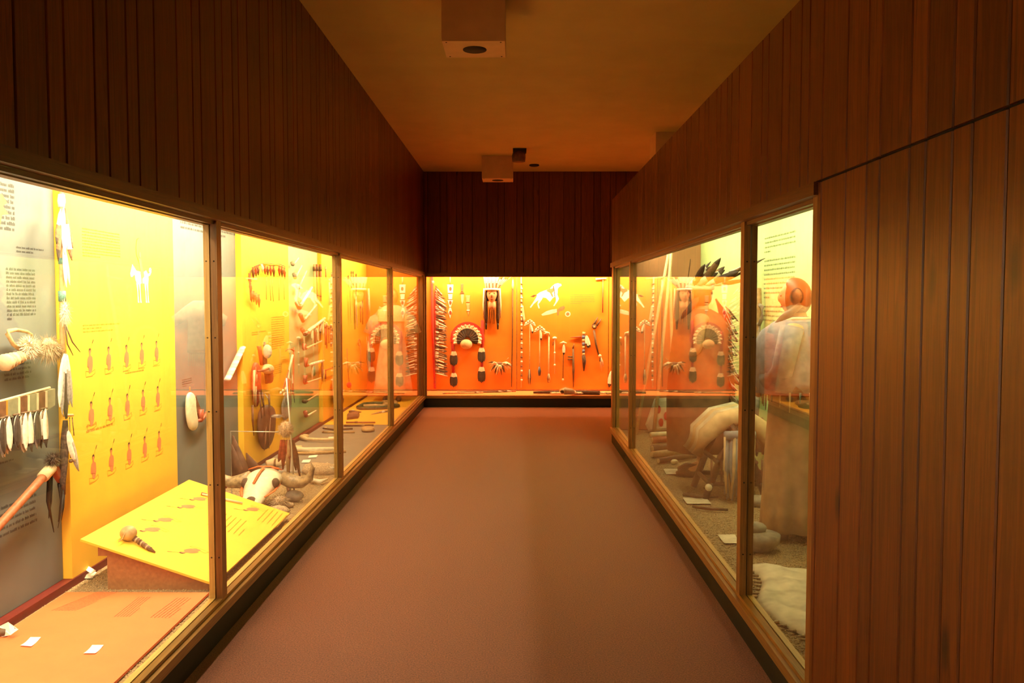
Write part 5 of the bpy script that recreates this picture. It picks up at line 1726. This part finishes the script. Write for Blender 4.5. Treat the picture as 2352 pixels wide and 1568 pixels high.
def t_top(t_, x, y):
    MB().tube([BP(x - 8, y + 1, .06), BP(x, y - 1, .06), BP(x + 8, y + 1, .06)], [.006, .022, .006], BONE, 8).obj('crossbar', t_)
    feather(t_, BP(x + 1, y + 3, .07), BP(x + 1, y + 28, .07), .055, NB, 'tip')


wand('T-headed wand with a white crossbar and one dark-tipped feather', 1294, 787, 1293, 872, .007, STICK_D, t_top, knob_top(HIDE, .5))
t = thing('notched_club', 'dark notched club with two short side pegs near the striped staff', 'club', BP(1317, 840, .05))
MB().tube([BP(1316.5, 800, .05), BP(1317, 850, .05), BP(1317, 890, .05)], [.016, .020, .008], STICK_D, 8).obj('shaft', t)
MB().tube([BP(1319, 788, .05), BP(1316, 800, .05)], [.004, .018], LEATH, 7).obj('tip', t)
for y in (819, 825):
    MB().tube([BP(1304, y, .05), BP(1316, y, .05)], [.010, .012], STICK_D, 7).obj('peg', t)
t = thing('striped_staff', 'blue and gold banded staff with a side blade and hanging feathers', 'staff', BP(1341, 800, .05))
for i in range(7):
    y = 762 + i * 8
    MB().tube([BP(1340 + (.3 if i else 1.5), y, .05), BP(1340, y + 8, .05)], .028 - .001 * i, B_BLUE if i % 2 else STICK_T, 9, flat=.6).obj('band', t)
MB().tube([BP(1340, 816, .05), BP(1342, 830, .05), BP(1341, 852, .05)], [.03, .034, .010], FUR_D, 9).obj('fur_grip', t)
MB().tube([BP(1335, 773, .05), BP(1322, 774, .05), BP(1309, 775, .05)], [.016, .013, .004], LEATH_R, 7).obj('side_blade', t)
for dx, ln in ((5, 24), (8, 30), (11, 30), (14, 28)):
    feather(t, BP(1344 + dx * .3, 770, .06), BP(1342 + dx, 770 + ln, .07), .045, NB, 'tip')
t = thing('forked_club', 'dark forked club like an open pair of tongs with a hide tassel', 'club', BP(1372, 790, .05))
MB().tube([BP(1364, 758, .05), BP(1369, 790, .05), BP(1375, 815, .05)], [.022, .018, .014], STICK_D, 8).obj('shaft', t)
MB().tube([BP(1362, 748, .05), BP(1368, 738, .05), BP(1373, 728, .05)], [.022, .016, .008], STICK_D, 8).obj('prong', t)
MB().tube([BP(1370, 748, .05), BP(1376, 740, .05), BP(1381, 732, .05)], [.018, .014, .008], STICK_D, 8).obj('prong', t)
mb = MB()
mb.ball(BP(1365, 750, .06), .04, STICK_D, 10, 7, (1.1, .7, 1))
mb.obj('joint', t)
mb = MB()
mb.ball(BP(1365, 751, .085), .02, STICK_T, 8, 6, (1, .5, 1))
mb.obj('disc_inlay', t)
mb = MB()
mb.ball(BP(1378, 817, .06), .028, BONE, 9, 6)
mb.obj('bead', t)
for x1, y1, m_ in ((1379, 846, HIDE_P), (1386, 842, HIDE_P), (1382, 852, HIDE), (1376, 828, FUR_D)):
    MB().tube([BP(1379, 818, .06), BP((1379 + x1) / 2 + 1, 830, .06), BP(x1, y1, .05)], [.010, .012, .004], m_, 6).obj('tassel', t)
t = thing('slim_rod', 'slim red rod with a pale crosspiece at the top beside the last panel joint', 'rod', BP(1385, 700, .05))
MB().tube([BP(1385, 630, .05), BP(1384, 718, .05)], .010, STICK_R, 7).obj('shaft', t)
MB().tube([BP(1368, 641, .06), BP(1393, 639, .06)], [.018, .012], HIDE_P, 7).obj('crosspiece', t)
t = thing('hung_feather', 'white and black feather hanging just past the last panel joint', 'feather', BP(1401, 860, .04))
feather(t, BP(1405, 850, .04), BP(1399, 890, .05), .09, NB, 'tip', 'vane')
MB().tube([BP(1405, 842, .04), BP(1405, 853, .04)], .006, LEATH, 6).obj('tie', t)
# round the corner, seen only in the reflections of the glass
t = thing('hide_shirt', 'pale fringed hide shirt hung on the orange panel round the corner', 'shirt', V((2.35, BB - .08, 1.0)))
sh = [(-.18, .45), (-.10, .50), (.10, .50), (.18, .45), (.48, .22), (.42, .06), (.20, .18), (.22, -.40), (-.22, -.40), (-.20, .18), (-.42, .06), (-.48, .22)]
mb = MB().slab([V((2.35 + x, BB - .035, 1.25 + z)) for x, z in sh], NB, .05, HIDE_P, .1)
mb.soft = False
mb.obj('shirt_body', t)
shirt = t.children[0]
for i in range(12):
    x = 2.15 + i * .036
    MB().tube([V((x, BB - .06, .86)), V((x + .005, BB - .06, .62))], .006, HIDE, 5).obj('fringe_strip', shirt)

# shelf of the rear case
def shelf(px, py, z=.19):
    return onz(px, py, z)


for i, (x0, y0, x1, y1, r, m_, lb) in enumerate([(1020, 903, 1110, 901, .012, STICK_T, 'thin tan arrow lying nearest the glass on the rear shelf'), (1050, 901, 1165, 898.5, .014, STICK_D, 'dark arrow lying across the middle of the rear shelf'),
                                                  (1070, 899.5, 1185, 898, .012, STICK_R, 'red arrow lying at the back of the rear shelf under the carved head')]):
    a, b = shelf(x0, y0, .19 + r), shelf(x1, y1, .19 + r)
    t = thing('arrow', lb, 'arrow', a)
    MB().tube([a, b], r, m_, 7).obj('shaft', t)
    for k in range(3):
        feather(t, b - (b - a) * (.02 + .0 * k), b - (b - a) * .22 + V((0, (k - 1) * .02, .01 + .01 * (k == 1))), .035, V((0, (k - 1), 1)), 'barred')
    MB().tube([a, a - (b - a) * .05], [r * 1.5, .002], STONE, 6).obj('point', t)
t = thing('ermine_staff', 'long black staff trimmed with white fur lying along the rear shelf', 'staff', shelf(1300, 900))
MB().tube([shelf(1225, 901, .225), shelf(1300, 900, .23), shelf(1378, 902, .225)], [.02, .034, .036], FUR_D, 9).obj('shaft', t)
for x, y, r in ((1238, 900, .035), (1262, 900, .03), (1272, 902, .05), (1283, 902, .045), (1340, 899, .06), (1330, 902, .05), (1385, 902, .06), (1398, 903, .06)):
    mb = MB()
    fur(mb, shelf(x, y, .225), r, 40, F_CREAM, (1.6, 1, .5), .1)
    mb.obj('fur_tuft', t)
t = thing('animal_skull', 'small pale animal skull on the rear shelf against the black staff', 'skull', shelf(1304, 899))
mb = MB()
mb.tube([shelf(1288, 897, .27), shelf(1298, 897.5, .285), shelf(1312, 899, .26), shelf(1322, 901, .225)], [.03, .06, .05, .022], BONE, 10)
mb.obj('cranium', t)
mb = MB()
mb.ball(shelf(1292, 899, .275), .03, FUR_D, 8, 6, (1.2, .8, .8))
mb.obj('eye_socket', t)

# ------------------------------------------------------------------ case of standing figures
ra, rb_, rc_ = RP(1758, 480, 0), RP(1830, 480, 0), RP(1758, 628, 0)
mb_t = RP(1758, 497, 0)
text(p_r1, V((RB - .012, RP(1758, 470, 0).y, 2.31)), V((0, -1, 0)), ZD, RP(1758, 500, 0).y - RP(1830, 500, 0).y, 20, .0405, INK_G, NR, [1, 1, 1, .25, .001, 1, 1, 1, 1, 1, 1, 1, 1, .22, .001, 1, 1, 1, .4, .001], seed=130, weight=.32)

WB = V((1.86, 5.50, ZG))
t = thing('shawl_mannequin', 'standing figure of a woman in a slate shawl, long tan skirt and dark fringed belt', 'mannequin', WB)
yw = math.radians(62)
c, RH, s, RB_ = body(t, WB, yw, 1.70, [(-.24, .05, 1.12), (.24, .05, 1.12)], [(-.12, .24, 1.00), (.14, .24, .95)])
hair_cap(t, c, RH, s)


def WL(x, y, z):
    return WB + RB_ @ (V((x, y, z)) * s)


def wring(z, rx, ry, oy=0.0):
    p = WL(0, oy, z)
    return (p.x, p.y, p.z, rx * s, ry * s)


mb = MB()
loft(mb, [wring(1.03, .165, .155), wring(.85, .18, .175), wring(.50, .195, .19), wring(.20, .205, .20), wring(.06, .21, .205)], CL_TAN, 64, 9, .07, 9)
mb.obj('skirt', t)
mb = MB()
loft(mb, [wring(1.475, .07, .075), wring(1.44, .15, .12), wring(1.38, .235, .17), wring(1.28, .29, .19), wring(1.15, .30, .215), wring(1.05, .29, .225), wring(.97, .28, .22)], CL_BLUE, 48, 6, .03, 11)
mb.obj('shawl', t)
mb = MB()
loft(mb, [wring(1.07, .215, .20), wring(1.04, .235, .22), wring(.99, .235, .22), wring(.96, .22, .205)], RAWHIDE, 40)
belt = mb.obj('belt', t)
for i in range(22):
    a = 2 * math.pi * i / 22
    p = WL(math.cos(a) * .235, math.sin(a) * .22, .99)
    MB().tube([p, p - V((0, 0, .07 + .03 * (i % 3)))], [.008, .004], B_TEAL if i % 3 == 0 else HIDE, 5).obj('belt_fringe', belt)
for sx in (-1, 1):
    MB().tube([WL(sx * .19, .0, 1.41), WL(sx * .245, .05, 1.12), WL(sx * .19, .16, 1.05)], [.075, .07, .062], CL_BLUE, 12).obj('sleeve', t)
    MB().tube([WL(sx * .065, -.03, 1.56), WL(sx * .08, .08, 1.46), WL(sx * .09, .17, 1.34), WL(sx * .10, .21, 1.20)], [.026, .026, .024, .016], HAIR, 9).obj('braid', t)
    MB().tube([WL(sx * .088, .155, 1.37), WL(sx * .094, .20, 1.28), WL(sx * .10, .215, 1.19)], [.029, .030, .024], CL_RED, 9).obj('red_braid_wrap', t)
    MB().tube([WL(sx * .09, .02, .03), WL(sx * .10, .13, .035), WL(sx * .11, .22, .02)], [.045, .05, .02], LEATH, 10).obj('moccasin', t)
    MB().tube([WL(sx * .075, .01, 1.60), WL(sx * .08, .015, 1.52)], [.012, .006], BONE, 6).obj('ear_drop', t)
MB().tube([WL(math.cos(a) * .10, math.sin(a) * .095 + .01, 1.46 - .03 * max(0, math.sin(a))) for a in [2 * math.pi * k / 16 for k in range(17)]], .012, BONE, 7).obj('shell_necklace', t)
MB().slab([WL(x, .235, z) for x, z in ((-.09, 1.30), (.09, 1.30), (.10, 1.06), (-.10, 1.06))], RB_ @ V((0, 1, 0)), .03, CL_ORG).obj('breast_panel', t)

BBs = V((1.66, 7.45, ZG))
t = thing('bonnet_mannequin', 'standing robed figure in a feather bonnet with a long feather trailer', 'mannequin', BBs)
c, RH, s, RB_ = body(t, BBs, math.radians(75), 1.74, [(-.24, .02, 1.12), (.24, .02, 1.12)], [(-.12, .17, 1.00), (.12, .17, 1.04)])
hair_cap(t, c, RH, s)


def ML(x, y, z):
    return BBs + RB_ @ (V((x, y, z)) * s)


def mring(z, rx, ry, oy=0.0):
    p = ML(0, oy, z)
    return (p.x, p.y, p.z, rx * s, ry * s)


mb = MB()
loft(mb, [mring(1.47, .075, .075), mring(1.42, .17, .13), mring(1.34, .24, .18), mring(1.05, .27, .22), mring(.70, .29, .25), mring(.35, .28, .25), mring(.22, .27, .24)], CL_BROWN, 44, 6, .05, 13)
mb.obj('robe', t)
MB().tube([c + RH @ (V((math.cos(a) * .088, math.sin(a) * .108, .055)) * s) for a in [2 * math.pi * k / 24 for k in range(25)]], .022, B_WHITE, 8).obj('headband', t)
hb = [c_ for c_ in t.children if c_.name.startswith('headband')][0]
for i in range(20):
    a = 2 * math.pi * i / 20 + .1
    d = RH @ V((math.cos(a), math.sin(a), 0))
    b0 = c + RH @ (V((math.cos(a) * .09, math.sin(a) * .11, .07)) * s)
    back = RH @ V((0, -1, 0))
    tip = b0 + d * rnd.uniform(.08, .2) + back * rnd.uniform(.12, .34) + V((0, 0, rnd.uniform(.05, .26)))
    feather(hb, b0, tip, .065, d, ('tip', 'brown', 'dark')[i % 3])
mb = MB()
fur(mb, c + RH @ V((0, -.02, .14)), .06, 60, FUR_D, (1, 1, 1.3), 0)
mb.obj('crown_tuft', t)
for i in range(24):
    z = 1.50 - i * .048
    p = ML(.0, -.20 - .002 * i, z)
    for sx in (-1, 1):
        feather(t, p, p + RB_ @ V((sx * rnd.uniform(.18, .30), -rnd.uniform(.04, .14), -rnd.uniform(.04, .20))), .06, RB_ @ V((0, -1, .3)), ('tip', 'white', 'brown')[(i + sx) % 3])
MB().tube([ML(0, -.12, 1.56), ML(0, -.20, 1.40), ML(0, -.24, .40)], [.03, .05, .05], CL_RED, 8, flat=.3).obj('trailer_cloth', t)
for sx in (-1, 1):
    MB().tube([ML(sx * .07, .02, 1.58), ML(sx * .09, .14, 1.42), ML(sx * .10, .20, 1.24)], [.026, .028, .016], FUR_D, 8).obj('braid', t)
    MB().tube([ML(sx * .09, .02, .03), ML(sx * .10, .13, .035), ML(sx * .11, .20, .02)], [.05, .05, .02], LEATH, 10).obj('moccasin', t)

t = thing('pack_saddle', 'wooden pack saddle frame draped with pale buckskin rolls', 'saddle', V((1.72, 6.75, ZG)))
P0 = V((1.74, 6.75, ZG))
for sy in (-1, 1):
    for sx in (-1, 1):
        MB().tube([P0 + V((sx * .24, sy * .22, 0)), P0 + V((sx * .12, sy * .22, .34)), P0 + V((-sx * .04, sy * .22, .60))], [.026, .028, .022], STICK_D, 8).obj('leg', t)
    MB().tube([P0 + V((-.22, sy * .22, .12)), P0 + V((.22, sy * .22, .12))], .018, STICK_D, 8).obj('stretcher', t)
for z, x in ((.30, -.15), (.30, .15), (.12, -.2), (.12, .2)):
    MB().tube([P0 + V((x, -.26, z)), P0 + V((x, .26, z))], .018, STICK_D, 8).obj('side_bar', t)
for i in range(4):
    y = -.16 + i * .105
    MB().tube([P0 + V((-.30, y, .34)), P0 + V((-.23, y, .50)), P0 + V((-.10, y - .01, .62)), P0 + V((.06, y, .66)), P0 + V((.22, y, .56)), P0 + V((.27, y, .36))], [.05, .068, .075, .075, .07, .05], HIDE_P if i % 2 else HIDE, 11).obj('buckskin_roll', t)
for i in range(6):
    MB().tube([P0 + V((-.2 + i * .08, -.25, .32)), P0 + V((-.2 + i * .08, -.25, .14))], .009, LEATH, 6).obj('lashing', t)
mb = MB()
mb.ball(P0 + V((-.22, -.25, .10)), .03, BONE, 9, 6)
mb.obj('bone_button', t)
t = thing('fringed_leggings', 'bluish fringed leggings hung by the pack saddle', 'leggings', V((1.70, 6.42, ZG)))
L0 = V((1.68, 6.40, ZG))
MB().tube([L0 + V((-.06, 0, .53)), L0 + V((.18, .05, .53))], .035, CL_BLUE, 10).obj('waistband', t)
rnd = random.Random(12)
for i in range(22):
    p = L0 + V((-.06 + .24 * i / 21, .05 * i / 21 + rnd.uniform(-.03, .03), .52))
    MB().tube([p, p + V((rnd.uniform(-.01, .01), 0, -.25)), p + V((rnd.uniform(-.03, .03), rnd.uniform(-.02, .02), -.44 - rnd.uniform(0, .07)))], [.012, .014, .006], CL_BLUE if i % 3 else HIDE, 6, flat=.6).obj('fringe_strip', t)
t = thing('pole_tripod', 'peeled poles lashed into a narrow tripod against the tan end panel', 'tripod', V((1.55, 9.75, ZG)))
for a, b in (((1.40, 9.70, ZG), (1.82, 9.86, 2.45)), ((1.62, 9.74, ZG), (1.84, 9.84, 2.47)), ((1.90, 9.98, ZG), (1.80, 9.84, 2.46))):
    MB().tube([a, V(a).lerp(V(b), .5), b], [.022, .020, .016], STICK_W, 8).obj('pole', t)
MB().tube([(1.50, 9.70, 2.0), (1.80, 9.86, 2.03)], .014, STICK_W, 7).obj('cross_stick', t)
mb = MB()
mb.tube([(1.81, 9.84, 2.36), (1.82, 9.85, 2.44)], .05, HIDE, 9)
mb.obj('lashing', t)
t = thing('painted_hide', 'small white hide painted with red marks standing by the tan end panel', 'hide', V((1.72, 9.85, ZG)))
MB().slab([ony(x, y, 9.85) for x, y in ((1503, 915), (1540, 912), (1552, 985), (1490, 990), (1482, 975))], NB, .03, HIDE_P).obj('hide', t)
phd = t.children[0]
for x, y in ((1512, 940), (1530, 955), (1518, 970)):
    mb = MB()
    disc(mb, ony(x, y, 9.812), XV, V((0, 0, 1)), .03, .05, NB, CL_RED, off=.002)
    mb.obj('painted_mark', phd)
lying_r = [(1494, 998, 1600, 994, .03, BONE, 'pale peeled log at the back of the firewood row'), (1498, 1010, 1602, 1006, .035, STICK_R, 'reddish log in the firewood row beside the pale log'),
           (1498, 1030, 1600, 1022, .04, STICK_D, 'thick dark log in the middle of the firewood row'), (1497, 1044, 1590, 1036, .035, STICK_T, 'tan log in the firewood row before the thick dark log'),
           (1512, 1058, 1600, 1046, .028, STICK_D, 'thin dark log at the front of the firewood row')]
for x0, y0, x1, y1, r, m_, lb in lying_r:
    a, b = GR(x0, y0, ZG + r), GR(x1, y1, ZG + r)
    b.x = min(b.x, RB - .10)
    t = thing('log', lb, 'log', a)
    MB().tube([a, a.lerp(b, .5) + V((0, .01, .004)), b], [r, r * 1.05, r * .9], m_, 9).obj('bark', t)
    MB().tube([a + (a - b).normalized() * .002, a], [r * .8, r * .85], STICK_W, 9).obj('cut_end', t)
mb = MB()
mb.ball(GR(1549, 1060, ZG + .02), .03, BONE, 10, 7, (1.2, 1, .8))
setp(mb.obj('white_stone'), 'small round white stone on the gravel before the firewood row', 'stone')
for lb, pts in (('long pale card on the gravel before the pack saddle', [(1568, 1143), (1622, 1143), (1634, 1157), (1578, 1157)]),
                ('pale card on the gravel close to the near post of the figure case', [(1648, 1228), (1688, 1228), (1700, 1248), (1664, 1248)]),
                ('faint tan card on the gravel before the white stone', [(1524, 1077), (1560, 1077), (1566, 1089), (1530, 1089)])):
    card(lb, pts, ZG + .003, .002, m=HIDE_P)
lying('short dark twig lying behind the long pale card', 'twig', 'twig', [(1570, 1135), (1600, 1140), (1650, 1141)], [.016, .012, .006], STICK_D, [('bark_ring', .1, .15, 1.2, LEATH)])
lying('dark forked twig lying before the long pale card', 'twig', 'twig', [(1590, 1163), (1630, 1168), (1672, 1170)], [.010, .014, .010], STICK_D, [('bark_ring', .5, .55, 1.2, LEATH)])
t = thing('stone_mortar', 'round grey stone mortar with a pestle stone beside the woman in the shawl', 'mortar', V((1.54, 5.20, ZG)))
c = V((1.54, 5.20, ZG))
mb = MB()
mb.tube([c, c + V((0, 0, .05)), c + V((0, 0, .10)), c + V((0, 0, .115)), c + V((0, 0, .10)), c + V((0, 0, .07))], [.08, .125, .13, .11, .09, .04], STONE, 20)
mb.obj('basin', t)
mb = MB()
mb.ball(c + V((-.03, .02, .13)), .06, STONE, 12, 8, (1.4, .9, .7), .06)
mb.obj('pestle_stone', t)
mb = MB()
mb.ball(GR(1745, 1150, ZG + .03), .09, STONE, 12, 8, (1.6, .9, .5), .12)
setp(mb.obj('stone'), 'flat grey stone on the gravel behind the mortar', 'stone')
t = thing('pale_hide', 'spread pale hide with a wavy edge on the gravel at the feet of the woman', 'hide', V((1.55, 4.45, ZG)))
rnd = random.Random(9)
nx, ny = 14, 22
vs_ = []
for j in range(ny + 1):
    for i in range(nx + 1):
        u_, v_ = i / nx, j / ny
        x = 1.31 + .07 * math.sin(v_ * 9) + u_ * (.72 + .06 * math.sin(v_ * 7))
        y = 3.42 + v_ * (1.42 + .10 * math.sin(u_ * 8)) - .05 * math.sin(u_ * 5)
        z = ZG + .012 + .016 * math.sin(u_ * 13 + v_ * 6) ** 2 + .016 * math.sin(v_ * 22 + u_ * 4) ** 2
        vs_.append((x, y, z if 0 < i < nx and 0 < j < ny else ZG + .004))
fs = [(j * (nx + 1) + i, j * (nx + 1) + i + 1, (j + 1) * (nx + 1) + i + 1, (j + 1) * (nx + 1) + i) for j in range(ny) for i in range(nx)]
o = MB().add(vs_, fs, HIDE_P, True).obj('hide_sheet', t)
md = o.modifiers.new('thick', 'SOLIDIFY')
md.thickness = .006
mb = MB()
for k in range(26):
    v_ = k / 25
    p = V((1.31 + .07 * math.sin(v_ * 9), 3.42 + v_ * 1.42, ZG + .006))
    mb.tube([p, p + V((-.045, rnd.uniform(-.02, .02), .004))], [.012, .003], FUR_T, 5)
mb.obj('fur_edge', t)

# hung on the pale green panel
t = thing('braided_bridle', 'braided rope bridle with looped ends hung on the pale green panel', 'bridle', RP(1742, 800, .03))
for pts, r in (([(1742, 662), (1743, 700), (1741, 740), (1736, 800), (1738, 860)], .026), ([(1745, 700), (1751, 705), (1750, 730), (1744, 745), (1740, 740)], .018), ([(1730, 740), (1736, 770), (1738, 800), (1733, 830)], .016), ([(1744, 740), (1745, 790), (1744, 850)], .008), ([(1741, 750), (1740, 800), (1739, 840)], .008)):
    MB().tube([RP(x, y, .05) for x, y in pts], r, STICK_T if r > .02 else STONE, 8).obj('rope', t)
MB().slab([RP(x, y, .02) for x, y in ((1737, 862), (1746, 862), (1745, 900), (1736, 900))], NR, .05, LEATH_R).obj('leather_keeper', t)
MB().tube([RP(1740, 900, .05), RP(1739, 930, .05), RP(1738, 985, .05)], [.02, .022, .006], STONE, 8).obj('tail', t)
t = thing('parfleche_box', 'small painted rawhide box with hanging flaps on the pale green panel', 'box', RP(1755, 1000, .05))
a, b = RP(1740, 978, 0), RP(1768, 1012, .14)
MB().box(a, b, HIDE_P).obj('box_body', t)
pbx = t.children[0]
for x in (1745, 1754, 1763):
    p, q = RP(x - 1.5, 978, .142), RP(x + 1.5, 1012, .145)
    MB().box(p, q, STICK_D if x != 1754 else CL_RED).obj('painted_band', pbx)
for x in (1740, 1766):
    MB().slab([RP(x - 3, 1008, .10), RP(x + 3, 1008, .10), RP(x + 2, 1040, .10), RP(x, 1048, .10)], NR, .02, LEATH).obj('hanging_flap', t)
MB().tube([RP(1742, 980, .07), RP(1750, 960, .05), RP(1764, 980, .07)], .008, LEATH, 6).obj('strap', t)
